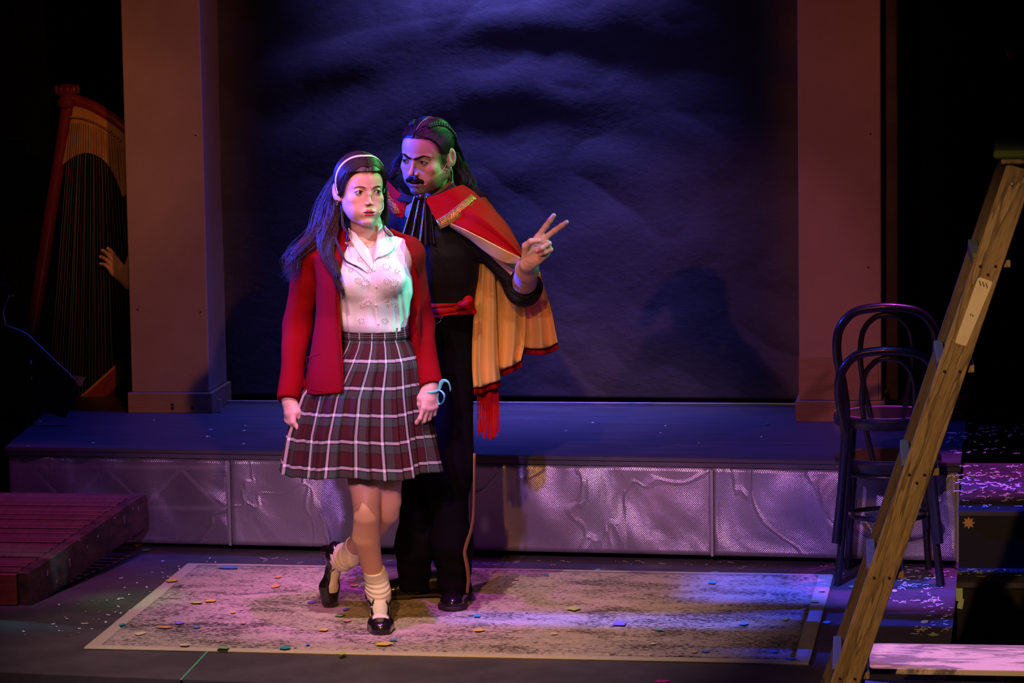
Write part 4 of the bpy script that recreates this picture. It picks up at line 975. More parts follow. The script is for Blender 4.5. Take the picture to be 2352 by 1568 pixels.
def lock(guides, n, spread, seed, wave=0., wf=9., k=26, jit=.3):
    """a tress: n hairs that follow a guide curve; spread may be a profile"""
    r = np.random.default_rng(seed); G = cr_curve(guides, 8); t = np.linspace(0, 1, k); s = np.linspace(0, 1, len(G)); G = np.stack([np.interp(t, s, G[:, i]) for i in range(3)], 1)
    sp = np.interp(t, np.linspace(0, 1, len(spread)), spread); out = []
    for _ in range(n):
        a = r.uniform(0, 2*math.pi); q = math.sqrt(r.random()); ph = r.uniform(0, 6.3)
        off = np.stack([math.cos(a)*q*sp, math.sin(a)*q*sp*.8, np.zeros(k)], 1); w = wave*(t**.7)
        wv = np.stack([w*np.sin(wf*t+ph*jit), w*.6*np.cos(wf*t*1.1+ph*jit), w*.2*np.sin(wf*1.7*t+ph)], 1)
        e = r.uniform(.82, 1.0); tt = t*e; P = np.stack([np.interp(tt, t, (G+off+wv)[:, i]) for i in range(3)], 1); out.append(P+r.normal(0, .0006, (1, 3)))
    return out

# ------------------------------------------------------------------ hands
def hand_prims(wr, d, side, pn, scale=1., curls=None, spread=None, thumb=None, lens=None):
    """wr wrist, d towards the knuckles, side towards the thumb, pn out of the palm -> list of primitive chains and nail spots"""
    d = nrm(d); pn = nrm(pn-d*(pn@d)); side = nrm(side-d*(side@d)-pn*(side@pn)); s = scale
    offs = [.0285, .0095, -.0095, -.0275]; kl = [.090, .094, .088, .079]; L = lens or [(.044, .026, .021), (.049, .030, .022), (.045, .028, .021), (.035, .021, .019)]
    rad = [.0094, .0096, .0090, .0079]; curls = curls or [(.3, .4, .3)]*4; spread = spread or [.12, .03, -.06, -.16]
    ch = []; nails = []
    for i in range(4):
        K = wr+s*(d*kl[i]+side*offs[i]-pn*.002); base = wr+s*(d*.018+side*offs[i]*.50)
        ch.append(([base, wr+s*(d*.055+side*offs[i]*.9+pn*.003), K], [s*.0150, s*.0135, s*.0115], .014))
        dd = nrm(d*math.cos(spread[i])+side*math.sin(spread[i])); a = 0; p = K; pts = [K]; rs = [s*rad[i]*1.06]
        for j, (l, c) in enumerate(zip(L[i], curls[i])):
            a += c; v = dd*math.cos(a)+pn*math.sin(a); p = p+v*l*s; pts.append(p); rs.append(s*rad[i]*(1.0, .93, .80)[j])
        nails.append((p-v*.004*s, v, nrm(np.cross(v, side))*1., rad[i]*s)); ch.append((pts, rs, .003))
    ch.append(([wr-d*.012*s, wr+s*(d*.05)], [s*.0215, s*.020], .016))
    th = thumb or [(.022, .022, .012), (.046, .040, .020), (.070, .050, .024), (.092, .052, .024)]
    pts = [wr+s*(d*a+side*b+pn*c) for a, b, c in th]; ch.append((pts[:2], [s*.0165, s*.0140], .014)); ch.append((pts[1:], [s*.0130, s*.0112, s*.0088], .005))
    ch.append(([wr+s*(d*.025-side*.018+pn*.006), wr+s*(d*.06-side*.024+pn*.005)], [s*.014, s*.012], .012))
    return ch
def hand_fn(chs, extra=None):
    def f(P):
        d = None
        for pts, rs, k in chs:
            e = chain(P, pts, rs, .004)
            d = e if d is None else smin(d, e, k)
        if extra: d = smin(d, extra(P), .015)
        return d
    return f
def bounds(pts, m):
    a = np.array(pts); return a.min(0)-m, a.max(0)+m
def joinmesh(name, parts, mats, parent, cols=None, uv=None):
    V = []; F = []; C = []; b0 = 0
    for v, f, c in parts: V.append(v); F.append(f+b0); C.append(c if getattr(c, 'ndim', 1) == 2 else np.tile(np.array(c), (len(v), 1))); b0 += len(v)
    return npmesh(name, np.concatenate(V), np.concatenate(F), mats, parent, True, col=np.concatenate(C))
def cloth_obj(name, fn, lo, hi, h, m, parent, col=None, slack=1.0, kind=None):
    v, f = polygonise(fn, lo, hi, h, slack)
    return npmesh(name, v, f, m, parent, True, col=None if col is None else (col(v) if callable(col) else np.tile(np.array(col), (len(v), 1))), kind=kind)

# ------------------------------------------------------------------ shoes and feet in a foot frame (x side, y towards the toe, z up, origin at the ball of the foot)
class FootFrame:
    def __init__(s, o, fwd, up, scale=1.):
        f = nrm(fwd); u = nrm(np.asarray(up, float)-f*(np.asarray(up, float)@f)); x = np.cross(f, u); s.R = np.stack([x, f, u], 1); s.o = np.asarray(o, float); s.s = scale
    def w(s, p): return s.o+s.s*(np.asarray(p, float)@s.R.T)
def foot_fn(infl=0., heel=.045, ankle=None):
    def f(P):
        d = union([ell(P, (0, -.150, heel+.022), (.028, .034, .026)), rcone(P, (0, -.135, heel+.030), (.002, -.03, .026), .030, .024), rcone(P, (.004, -.02, .020), (.004, .036, .016), .0255, .0185),
                   rcone(P, (-.016, -.015, .017), (-.010, .040, .014), .021, .015), rcone(P, (.020, -.015, .016), (.014, .036, .013), .019, .014), rcone(P, (0, -.125, heel+.02), (0, -.118, heel+.11), .027, .030)], .02)
        return d-infl
    return f

# ================================================================== WOMAN
def plaid():
    m = bpy.data.materials.new('plaid_wool'); m.use_nodes = True; nt = m.node_tree; N = nt.nodes; L = nt.links; bs = N['Principled BSDF']; bs.inputs['Roughness'].default_value = .85; bs.inputs['Specular IOR Level'].default_value = .25
    uv = N.new('ShaderNodeUVMap'); sx = N.new('ShaderNodeSeparateXYZ'); L.new(uv.outputs[0], sx.inputs[0])
    def band(o, k, off, white):
        a = N.new('ShaderNodeMath'); a.operation = 'MULTIPLY_ADD'; L.new(o, a.inputs[0]); a.inputs[1].default_value = k; a.inputs[2].default_value = off
        f = N.new('ShaderNodeMath'); f.operation = 'FRACT'; L.new(a.outputs[0], f.inputs[0]); r = N.new('ShaderNodeValToRGB'); r.color_ramp.interpolation = 'CONSTANT'; L.new(f.outputs[0], r.inputs[0])
        e = r.color_ramp.elements
        mar, grn, dk = (.042, .005, .006), (.034, .056, .042), (.008, .008, .008)
        seq = [(0, white), (.100, dk), (.15, grn), (.42, dk), (.47, mar), (.93, dk)] if white else [(0, grn), (.5, mar)]
        e[0].position = 0; e[0].color = (*seq[0][1], 1); e[1].position = seq[1][0]; e[1].color = (*seq[1][1], 1)
        for p, c in seq[2:]: x = e.new(p); x.color = (*c, 1)
        return r.outputs[0], f.outputs[0]
    W_ = (.32, .31, .31)
    u, fu = band(sx.outputs[0], 17., .1, W_); v, fv = band(sx.outputs[1], 5.15, .28, W_)
    mx = N.new('ShaderNodeMix'); mx.data_type = 'RGBA'; mx.inputs['Factor'].default_value = .5; L.new(u, mx.inputs[6]); L.new(v, mx.inputs[7])
    def lt(o, t):
        n = N.new('ShaderNodeMath'); n.operation = 'LESS_THAN'; L.new(o, n.inputs[0]); n.inputs[1].default_value = t; return n.outputs[0]
    # the stripes lie brightest where both cross
    s = N.new('ShaderNodeMath'); s.operation = 'MAXIMUM'; L.new(lt(fu, .100), s.inputs[0]); L.new(lt(fv, .100), s.inputs[1])
    s2 = N.new('ShaderNodeMath'); s2.operation = 'MULTIPLY'; L.new(lt(fu, .100), s2.inputs[0]); L.new(lt(fv, .100), s2.inputs[1])
    k1 = N.new('ShaderNodeMath'); k1.operation = 'MULTIPLY'; L.new(s.outputs[0], k1.inputs[0]); k1.inputs[1].default_value = .62
    m2 = N.new('ShaderNodeMix'); m2.data_type = 'RGBA'; L.new(k1.outputs[0], m2.inputs['Factor']); L.new(mx.outputs[2], m2.inputs[6]); m2.inputs[7].default_value = (.36, .33, .34, 1)
    m3 = N.new('ShaderNodeMix'); m3.data_type = 'RGBA'; L.new(s2.outputs[0], m3.inputs['Factor']); L.new(m2.outputs[2], m3.inputs[6]); m3.inputs[7].default_value = (.62, .60, .60, 1)
    L.new(m3.outputs[2], bs.inputs['Base Color'])
    n = N.new('ShaderNodeTexNoise'); n.inputs['Scale'].default_value = 500; tc = N.new('ShaderNodeTexCoord'); L.new(tc.outputs['Object'], n.inputs['Vector']); b = N.new('ShaderNodeBump'); b.inputs['Strength'].default_value = .3; b.inputs['Distance'].default_value = .001; L.new(n.outputs[0], b.inputs['Height']); L.new(b.outputs[0], bs.inputs['Normal'])
    return m
M_plaid = plaid()
M_blouse = mat('white_cotton', (.68, .69, .70), .8, spec=.3, bump=(260, .2, .0008)); M_red_knit = mat('red_knit', (.17, .0015, .004), .9, spec=.06, bump=(420, .5, .0012))
M_hairw = mat('dark_brown_hair', (.024, .011, .007), .45, spec=.32); M_sock = mat('white_sock', (.78, .75, .68), .9, bump=(300, .4, .001)); M_shoe = mat('black_shoe_leather', (.010, .009, .010), .22, coat=.6)
M_gold = mat('gold', (.8, .55, .2), .25, .95); M_thread = mat('white_thread', (.85, .84, .82), .7); M_mic = mat('mic_beige', (.75, .62, .50), .5); M_teeth = mat('teeth', (.75, .72, .66), .3)
wm = empty('person', Z(872, 1455), 'young woman in red cardigan, white blouse and plaid skirt, one foot crossed behind the other', 'person')
SKW = (.66, .40, .30)
fw = Frame(A(828, 436, .40), 21, 1, 1, 1.0)
neckW = [fw.l(p) for p in (A(834, 480, .43), A(842, 520, .43), A(850, 556, .445))]
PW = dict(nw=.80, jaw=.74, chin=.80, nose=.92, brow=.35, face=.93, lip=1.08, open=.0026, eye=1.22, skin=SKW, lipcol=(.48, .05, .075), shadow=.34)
hf = head_fn(PW, dict(pts=neckW, r=[.050, .049, .060]))
v, f = polygonise(hf, (-.1, -.125, -.19), (.1, .125, .135), .00165, 1.25)
hc = head_cols(PW, v); hv = fw.w(v)
# body under the clothes
zW = lambda py, y=.42: A(850, py, y)[2]
shR, elR, wrR = A(718, 582, .45), A(682, 745, .48), A(664, 918, .345)      # image left arm
shL, elL, wrL = A(936, 584, .46), A(966, 745, .50), A(990, 886, .37)
def wsec(rows, cy=.42, dy=0.):
    out = []
    for py, xl, xr, ry in rows:
        a, b = A(xl, py, cy), A(xr, py, cy); out.append(((a[2]+b[2])/2, (a[0]+b[0])/2, cy+dy, (b[0]-a[0])/2, ry))
    return out
S_bl = wsec([(556, 775, 915, .070), (578, 752, 934, .092), (610, 750, 944, .112), (640, 750, 947, .122), (670, 752, 947, .120), (705, 760, 943, .108), (740, 772, 939, .098), (764, 784, 937, .091)])
S_body = [(z, x, y, rx-.012, ry-.012) for z, x, y, rx, ry in S_bl]+wsec([(850, 770, 950, .10), (930, 790, 930, .09)])
kneeL, ankL = A(842, 1168, .335), A(864, 1352, .485)
hipL, hipR = A(825, 905, .41), A(885, 905, .43)
kneeR, ankR = A(893, 1166, .43), A(797, 1272, .74)
legs = [([hipL, A(838, 1105, .355), A(841, 1146, .34), A(842, 1182, .338), A(841, 1232, .385), A(853, 1292, .44), ankL], [.085, .0575, .0475, .0445, .0480, .0365, .0260], .008),
        ([hipR, A(886, 1105, .41), A(892, 1150, .42), A(889, 1174, .435), A(868, 1198, .50), A(836, 1236, .62), ankR], [.085, .054, .0440, .0420, .0430, .042, .028], .008)]
handR = hand_prims(wrR, nrm(A(668, 975, .33)-wrR), V3(.55, -.8, .1), V3(.75, .6, 0), .86, [(.55, .9, .6), (.6, .9, .6), (.65, .9, .6), (.7, .9, .6)], thumb=[(.022, .022, .010), (.050, .034, .018), (.074, .030, .028), (.096, .020, .036)])
handL = hand_prims(wrL, nrm(A(986, 955, .345)-wrL), V3(-.75, -.6, .0), V3(-.6, .75, 0), .86, [(.35, .55, .4), (.45, .7, .5), (.5, .8, .5), (.55, .8, .5)], thumb=[(.022, .022, .010), (.050, .036, .016), (.075, .034, .022), (.098, .024, .026)])
def bodyw(P):
    d = secs(P, S_body); nb = A(850, 556, .445)
    d = smin(d, rcone(P, nb, shR+V3(.02, 0, .0), .052, .044), .04); d = smin(d, rcone(P, nb, shL+V3(-.02, 0, .0), .052, .044), .04)
    d = smin(d, chain(P, [A(842, 520, .43), nb], [.049, .056], .02), .03)
    for a in ((shR, elR, wrR), (shL, elL, wrL)): d = smin(d, chain(P, a, [.044, .036, .025], .02), .03)
    for p_, r_, k_ in legs: d = smin(d, chain(P, p_, r_, k_), .02)
    kn = kneeL+V3(0, -.026, .004); d = smin(d, ell(P, kn, (.022, .022, .027)), .016); d = smin(d, ell(P, kneeR+V3(0, -.022, -.004), (.022, .022, .024)), .016)
    return d
bv, bf = polygonise(bodyw, (shR[0]-.12, .1, .05), (shL[0]+.2, .86, 1.42), .0058, 1.1)
parts = [(hv, f, hc), (bv, bf, SKW)]
for hp_, wr_ in ((handR, wrR), (handL, wrL)):
    pts = np.concatenate([np.array(p) for p, _, _ in hp_]); lo, hi = bounds(pts, .03); ex = (lambda w, e: (lambda P: rcone(P, w+(e-w)*.18, w, .026, .0235)))(wr_, elR if wr_ is wrR else elL)
    lo = np.minimum(lo, wr_-.06); hi = np.maximum(hi, wr_+.06); a, b_ = polygonise(hand_fn(hp_, ex), lo, hi, .0024); parts.append((a, b_, (.64, .39, .31)))
joinmesh('body', parts, M_skin, wm)
for s_ in (-1, 1): make_eye(fw, s_, (.16, -1, .03), (.09, .055, .04), wm)
def brow(fr, fn, pts, r, m, parent, sd=1):
    P = surf_project(fn, cr_curve([(x*sd, y, z) for x, y, z in pts], 8), 10, .0006); k = len(P)
    b = MB(); b.tube(fr.w(P), [fr.s*np.interp(i/(k-1), [0, .12, .55, 1], [r*.55, r, r*.85, r*.2]) for i in range(k)], 8, flat=.42); return b.build('eyebrow', m, parent, True)
M_brow = mat('brow_hair', (.05, .022, .015), .7); M_lash = mat('lash', (.008, .006, .006), .6)
for s_ in (-1, 1):
    brow(fw, hf, [(.0140, -.095, .0150), (.0250, -.094, .0188), (.0370, -.088, .0200), (.0490, -.076, .0145)], .0050, M_brow, wm, s_)
def lash(fr, parent, up=1, eo=1., m=None, r=.0009, sd=1, lo=True):
    o_ = []
    for sgn in ((1, -1) if lo else (1,)):
        P = []
        for xx in np.linspace(-.96, .96, 14):
            z = (.0056*eo*(1-min(1, (xx+.12)**2))-.0002+.0010*xx) if sgn > 0 else -(.0046*eo*(1-min(1, (xx-.1)**2)))
            x = xx*.0148; y = -math.sqrt(max(1e-6, .0144**2-x*x-z*z)); P.append((sd*(.0325+x), -.0745+y, z))
        b = MB(); b.tube(fr.w(np.array(P)), fr.s*r*(1.25 if sgn > 0 else .5), 6); o_.append(b.build('eyelashes', m or M_lash, parent, True))
for s_ in (-1, 1): lash(fw, wm, eo=1.22, sd=s_)
b = MB(); tp = [fw.w((x, -.0885+.35*x*x/.02, -.0678)) for x in np.linspace(-.0145, .0145, 9)]; b.tube(tp, .0021, 6); b.build('teeth', M_teeth, wm, True)

nbW = A(850, 556, .445)
# clothes -----------------------------------------------------------------
nbW = A(850, 556, .445)
def cardi_body(P):
    S = S_ca
    d = secs(P, S, 2.2)
    for s_ in (shR, shL): d = smin(d, rcone(P, nbW+V3(0, .012, .0), s_, .066, .060), .04)
    return d
S_ca = wsec([(560, 745, 935, .085), (585, 712, 950, .120), (650, 722, 958, .140), (720, 722, 962, .135), (800, 712, 972, .155), (860, 704, 980, .170), (912, 700, 984, .178)])
def blouse(P):
    d = secs(P, S_bl, 2.1)
    for s_ in (shR, shL): d = smin(d, rcone(P, nbW+V3(0, 0, -.01), s_+(nbW-s_)*.12, .060, .050), .04)
    d = smin(d, ell(P, A(812, 645, .325), (.058, .045, .055)), .03); d = smin(d, ell(P, A(895, 642, .325), (.058, .045, .055)), .03)
    w = np.clip((zW(640)-P[:, 2])/.15, .15, 1); d = d+.0060*w*fnoise(P, 21, 12, 42, (.6, .6, 1.3))+.0025*w*np.sin((P[:, 0]-.9)*95+8*P[:, 2]*np.sin(P[:, 0]*30))
    d = np.maximum(d, cardi_body(P)+.004-.03*np.clip((zW(564)-P[:, 2])/.03, 0, 1))
    vz = A(858, 604, .33)[2]; top = A(850, 528, .33)[2]; t = (P[:, 2]-vz)/(top-vz)
    cx = A(857, 604, .33)[0]+(A(846, 530, .33)[0]-A(857, 604, .33)[0])*t; cut = np.maximum(np.abs(P[:, 0]-cx)-.040*np.clip(t, 0, 1.6)-.001, P[:, 1]-.46); cut = np.maximum(cut, vz-P[:, 2])
    d = np.maximum(d, -cut); nk = rcone(P, A(842, 512, .43), A(850, 552, .44), .066, .064); d = np.maximum(d, -nk); d = np.maximum(d, P[:, 2]-A(850, 535, .44)[2]-.35*(P[:, 1]-.40))
    return np.maximum(d, np.maximum(zW(757)-P[:, 2], np.where(P[:, 2] > zW(546), -(bodyw_(P)-.001), -1)))
def bodyw_(P): 
    d = secs(P, S_body); return smin(smin(d, rcone(P, nbW, shR+V3(.02, 0, 0), .052, .044), .04), rcone(P, nbW, shL+V3(-.02, 0, 0), .052, .044), .04)
bl = cloth_obj('blouse', blouse, (shR[0]-.02, .22, zW(764)-.01), (shL[0]+.05, .58, zW(525)+.03), .0042, M_blouse, wm, slack=1.3)
def bvh_of(o):
    off = wloc(o); me = o.data; vs_ = [tuple(np.array(v_.co)+off) for v_ in me.vertices]; return BVHTree.FromPolygons(vs_, [tuple(p.vertices) for p in me.polygons])
def snap(px, py, trees, off=.003, default=.33):
    d = Vector(nrm(ray(px, py))); best = None
    for t in trees:
        h = t.ray_cast(Vector(CAMP), d)
        if h[0] is not None and (best is None or h[3] < best[3]): best = h
    if best is None: return A(px, py, default)
    n = np.array(best[1]); 
    if n@np.array(d) > 0: n = -n
    return np.array(best[0])+n*off
T_bl = bvh_of(bl)
xl_ = [(500, 812), (545, 800), (580, 786), (620, 779), (700, 778), (760, 783), (840, 791), (912, 794)]
xr_ = [(500, 868), (520, 884), (545, 906), (590, 931), (650, 945), (700, 948), (750, 941), (800, 950), (860, 966), (912, 974)]
XLt = np.array([A(x, py, .28) for py, x in xl_]); XRt = np.array([A(x, py, .28) for py, x in xr_])
def cardigan(P):
    z = P[:, 2]; d = cardi_body(P)
    d = d+.004*fnoise(P, 31, 8, 26, (1, 1, .45))
    xl = np.interp(z, XLt[::-1, 2], XLt[::-1, 0]); xr = np.interp(z, XRt[::-1, 2], XRt[::-1, 0])
    shell = np.maximum(d, -(d+.010)); cut = np.maximum(np.maximum(xl-P[:, 0], P[:, 0]-xr), P[:, 1]-.43); shell = smax(shell, -cut, .006)
    nk = rcone(P, A(842, 490, .44), A(849, 552, .45), .078, .074); shell = np.maximum(shell, -nk)
    hem = A(750, 903, .3)[2]+.010*np.sin((P[:, 0]-.8)*14); shell = smax(shell, hem-z, .004)
    sl = None
    for a, rs, cut_ in ((( shR, elR, wrR), [.057, .048, .040], A(664, 920, .345)), ((shL, elL, wrL), [.054, .044, .039], A(990, 888, .37))):
        ax = nrm(a[2]-a[1]); e = chain(P, [a[0], a[1], a[2]+ax*.03], rs, .03); t = np.clip((a[0][2]-z)/.1, .2, 1)
        e = e+.0032*t*fnoise(P, 41, 8, 40, (.8, .8, 1.2)); ax = nrm(a[2]-a[1]); e = np.maximum(e, (P-cut_)@ax); e = np.maximum(e, -(e+.008)*1.0-(0)) if False else e
        inner = rcone(P, cut_-ax*.03, cut_+ax*.06, .0265, .0275); e = np.maximum(e, -inner)
        sl = e if sl is None else np.minimum(sl, e)
    return smin(shell, sl, .015)
ca = cloth_obj('cardigan', cardigan, (wrR[0]-.09, .16, zW(925)-.06), (wrL[0]+.09, .64, zW(515)+.03), .0048, M_red_knit, wm, slack=1.4)
T_ca = bvh_of(ca)
# ribbed front bands and pocket of the cardigan
def on(px_py, tree, off=.003, n=8, default=.33): return np.array([snap(x, y, tree, off, default) for x, y in px_py])
def ribbon_on(name, pts, tree, r, m, parent, off=.002, flat=.4, sub=5):
    px = cr_curve([(x, y, 0) for x, y in pts], sub)[:, :2]; P = on(px, tree, off)
    for _ in range(2): P[1:-1] = (P[:-2]+2*P[1:-1]+P[2:])/4
    b = MB(); b.tube(P, r, 8, flat=flat); return b.build(name, m, parent, True)
ribbon_on('front_band', [(772, 640), (771, 700), (775, 760), (782, 840), (785, 896)], [T_ca], .010, M_red_knit, wm, .000, .5)
ribbon_on('pocket_edge', [(702, 822), (716, 818), (736, 812)], [T_ca], .0028, M_red_knit, ca, .001)
ribbon_on('pocket_seam', [(704, 822), (708, 860), (712, 893), (742, 899)], [T_ca], .0025, M_red_knit, ca, .001)
# skirt
rows = [(772, 783, 937, .092), (792, 773, 948, .112), (830, 745, 966, .140), (900, 692, 979, .165), (985, 663, 994, .190), (1080, 646, 1013, .208)]
S_sk = np.array(wsec(rows)); S_sk = S_sk[np.argsort(-S_sk[:, 0])]
nr, nc = 90, 520; G = np.zeros((nr, nc, 3)); TH = np.linspace(0, 2*math.pi, nc, endpoint=False); NPl = 34
zt_, zb_ = S_sk[0, 0], S_sk[-1, 0]
for i, t in enumerate(np.linspace(0, 1, nr)):
    z = zt_+(zb_-zt_)*t; cx, cy, rx, ry = [np.interp(-z, -S_sk[:, 0], S_sk[:, k]) for k in (1, 2, 3, 4)]
    ph = TH*NPl+.5*np.sin(3*TH+1.0)*6*.5; saw = (ph/(2*math.pi)) % 1.0; prof_ = np.where(saw < .78, saw/.78, (1-saw)/.22)
    am = .004+.014*min(1, t*1.3)
    big = .012*t*np.sin(7*TH+.8+1.2*t)+.009*t*np.sin(11*TH-2*t)
    r_ = 1+0*TH; dr = am*(prof_-.5)+big
    G[i] = np.stack([cx+(rx+dr-.004)*np.cos(TH), cy+(ry+dr)*np.sin(TH), np.full(nc, z)-.006*t*np.sin(5*TH+.5)], 1)
vv = G.reshape(-1, 3); inner = (G-(G-G.mean(1, keepdims=True))*[.02, .02, 0]).reshape(-1, 3)
ff = grid_faces(nr, nc, True); f2 = ff[:, ::-1]+nr*nc; hemf = np.array([((nr-1)*nc+j, (nr-1)*nc+(j+1) % nc, nr*nc+(nr-1)*nc+(j+1) % nc, nr*nc+(nr-1)*nc+j) for j in range(nc)])
U, V_ = np.meshgrid((TH/(2*math.pi)), np.linspace(0, 1, nr)); uv = np.stack([U.ravel(), V_.ravel()], 1)
sk = npmesh('skirt', np.concatenate([vv, inner]), np.concatenate([ff, f2, hemf]), M_plaid, wm, True, uv=np.concatenate([uv, uv]))
# the seam of the texture lies at the wearer's side; repair the wrap of the last column
ul = sk.data.uv_layers[0].data; li = np.zeros(len(sk.data.loops), np.int32); sk.data.loops.foreach_get('vertex_index', li); uvv = np.zeros(len(ul)*2, np.float32); ul.foreach_get('uv', uvv); uvv = uvv.reshape(-1, 4, 2)
for k_ in range(1): m_ = (uvv[:, :, 0].max(1)-uvv[:, :, 0].min(1)) > .5; q = uvv[m_]; q[:, :, 0] = np.where(q[:, :, 0] < .5, q[:, :, 0]+1, q[:, :, 0]); uvv[m_] = q
ul.foreach_set('uv', uvv.ravel())
G = []
for t in np.linspace(0, 1, 6):
    a_, c_ = A(782, 748+26*t, .42), A(937+2*t, 748+26*t, .42); z = (a_[2]+c_[2])/2; G.append([((a_[0]+c_[0])/2+((c_[0]-a_[0])/2+.001)*math.cos(th), .42+.094*math.sin(th), z) for th in np.linspace(0, 2*math.pi, 90)])
sheet('waistband', G, M_plaid, wm, .004, uv=True)
# collar
def quadsheet(name, rows_, trees, m, parent, off=.004, th=.003, n=6, mm=6, default=.33):
    Gp = cr_patch([[(x, y, 0) for x, y in r] for r in rows_], n, mm); H_ = Gp.shape; P = np.array([[snap(p[0], p[1], trees, off, default) for p in r] for r in Gp])
    for _ in range(4): 
        P[1:-1] = (P[:-2]+2*P[1:-1]+P[2:])/4; P[:, 1:-1] = (P[:, :-2]+2*P[:, 1:-1]+P[:, 2:])/4
    return sheet(name, P, m, parent, th)
bod = [o for o in wm.children if o.name.startswith('body')][0]; T_bw = bvh_of(bod)
quadsheet('collar', [[(801, 524), (806, 552), (828, 590), (856, 622)], [(812, 530), (820, 552), (840, 582), (858, 606)], [(818, 532), (828, 552), (846, 576), (859, 600)]][::-1], [T_bl, T_bw], M_blouse, wm, .006)
quadsheet('collar', [[(863, 512), (866, 540), (862, 575), (860, 600)], [(880, 520), (884, 546), (880, 572), (868, 592)], [(892, 528), (908, 556), (900, 578), (874, 592)]], [T_bl, T_bw], M_blouse, wm, .007)
# eyelet embroidery
eb_ = MB(); hb = MB()
def flower(px, py, r, n, big=True):
    for k_ in range(n):
        a = 2*math.pi*k_/n+.3; x, y = px+r*math.cos(a), py+r*.85*math.sin(a); c_ = snap(x, y, [T_bl], .0012); tdir = nrm(snap(px+(r+3)*math.cos(a), py+(r+3)*.85*math.sin(a), [T_bl], .0012)-c_); sd_ = nrm(np.cross(tdir, (0, -1, .1)))
        l, w = .0013*r/3, .0011; ring_ = [c_+tdir*l*math.cos(q)+sd_*w*math.sin(q) for q in np.linspace(0, 2*math.pi, 11)[:-1]]
        hb.add(ring_+[p+V3(0, .0008, 0) for p in ring_], [tuple(range(10)), tuple(range(10, 20))[::-1]]+[(i, (i+1) % 10, 10+(i+1) % 10, 10+i) for i in range(10)])
        l2, w2 = l+.0016, w+.0015; eb_.tube([c_+V3(0, -.0003, 0)+tdir*l2*math.cos(q)+sd_*w2*math.sin(q) for q in np.linspace(0, 2*math.pi, 11)[:-1]], .0006, 5, closed=True)
for px, py, r, n in ((888, 613, 8, 9), (872, 588, 5, 6), (889, 590, 5, 6), (828, 596, 6, 7), (838, 650, 9, 9), (822, 644, 6, 7), (905, 650, 9, 9), (888, 645, 6, 7), (845, 695, 7, 8), (832, 700, 5, 6), (892, 694, 7, 8), (908, 698, 5, 6), (830, 736, 6, 7), (884, 736, 6, 7), (850, 622, 5, 6), (912, 622, 5, 6), (806, 620, 5, 6)): flower(px, py, r, n)
o = eb_.build('embroidery', M_thread, wm, True, 'stuff', False); o = hb.build('eyelet_holes', mat('eyelet_shade', (.34, .27, .22), .9), wm, False, 'stuff', False)
for px, py in ((864, 658), (863, 700), (869, 744), (861, 622)):
    c_ = snap(px, py, [T_bl], .001); b = MB(); b.ball(c_, (.0045, .0018, .0045), 10); b.build('button', mat('pearl_button', (.75, .55, .50), .3), bl, True)
ribbon_on('button_placket', [(861, 606), (863, 650), (863, 700), (868, 750)], [T_bl], .0016, M_thread, wm, .0005, .5)
# necklace, earrings, hair band, microphone
b = MB(); b.tube([snap(x, y, [T_bw], .0015) for x, y in ((838, 556), (842, 564), (848, 568), (855, 567), (860, 560), (862, 550))], .0008, 6); b.build('necklace', M_gold, wm, True)
for x, y, r_ in ((781, 478, .0035), (784, 486, .0030)):
    b = MB(); c_ = fw.w((-.082, .004, -.036-.010*(x == 784))); b.tube([c_+V3(r_*math.cos(a), -.001, r_*math.sin(a)*1.3) for a in np.linspace(0, 2*math.pi, 13)[:-1]], .0013, 6, closed=True); b.build('earring', M_gold, wm, True)
def skull(P):
    d = ell(P, (0, .014, .036), (.0745, .094, .083)); d = smin(d, ell(P, (0, -.022, .028), (.064, .066, .070)), .03); return smin(d, ell(P, (0, -.01, -.04), (.060, .070, .085)), .03)
def cap_base(P): return smin(skull(P)-.0100, ell(P, (0, .045, -.03), (.070, .060, .083)), .03)
def band_path(dy, off):
    ph = np.linspace(-.30, math.pi+.30, 60); P = np.stack([.09*np.cos(ph), -.050+.052*np.abs(np.cos(ph))**1.5+dy+.0*ph, .02+.11*np.sin(ph)], 1); return surf_project(cap_base, P, 14, off)
Gb = [fw.w(band_path(dy, .0022)) for dy in (-.0055, 0, .0055)]
sheet('hair_band', Gb, mat('band_cream', (.80, .76, .62), .5), wm, .003)
b = MB(); b.tube([fw.w(p) for p in cr_curve([(.072, -.02, -.030), (.064, -.055, -.046), (.052, -.083, -.060), (.037, -.092, -.068)], 6)], .0011, 6); b.ball(fw.w((.037, -.092, -.068)), .0026, 8); b.build('headset_microphone', M_mic, wm, True)
# hair
HZ = [-.13, -.05, -.02, .02, .045, .060, .068, .075]; HYY = [.040, .006, -.012, -.040, -.058, -.070, -.080, -.2]
def hair_cap(P):
    d = cap_base(P)-.0008*fnoise(P*[1, .3, .3], 5, 6, 180)
    part = .004*np.exp(-(P[:, 0]/.004)**2)*(P[:, 2] > .04); d = d+part
    keep = np.interp(P[:, 2], HZ, HYY)-P[:, 1]; d = d+.009*np.clip(1+keep/.022, 0, 1)*(keep < .02); d = smax(d, keep, .002)
    m = np.abs(P[:, 0]); return np.maximum(d, -ell(np.stack([m, P[:, 1], P[:, 2]], 1), (.085, .010, -.020), (.02, .020, .032)))
v, f = polygonise(hair_cap, (-.1, -.11, -.13), (.1, .13, .15), .0026, 1.3); capw = (fw.w(v), f)
hang = [[(A(806, 400, .47), .043), (A(782, 455, .46), .030), (A(764, 520, .43), .030), (A(756, 580, .38), .018), (A(762, 615, .335), .005)], [(A(782, 455, .47), .030), (A(738, 540, .45), .024), (A(706, 585, .44), .014), (A(690, 605, .44), .004)], [(A(862, 430, .50), .040), (A(868, 500, .50), .032), (A(862, 540, .50), .02)]]
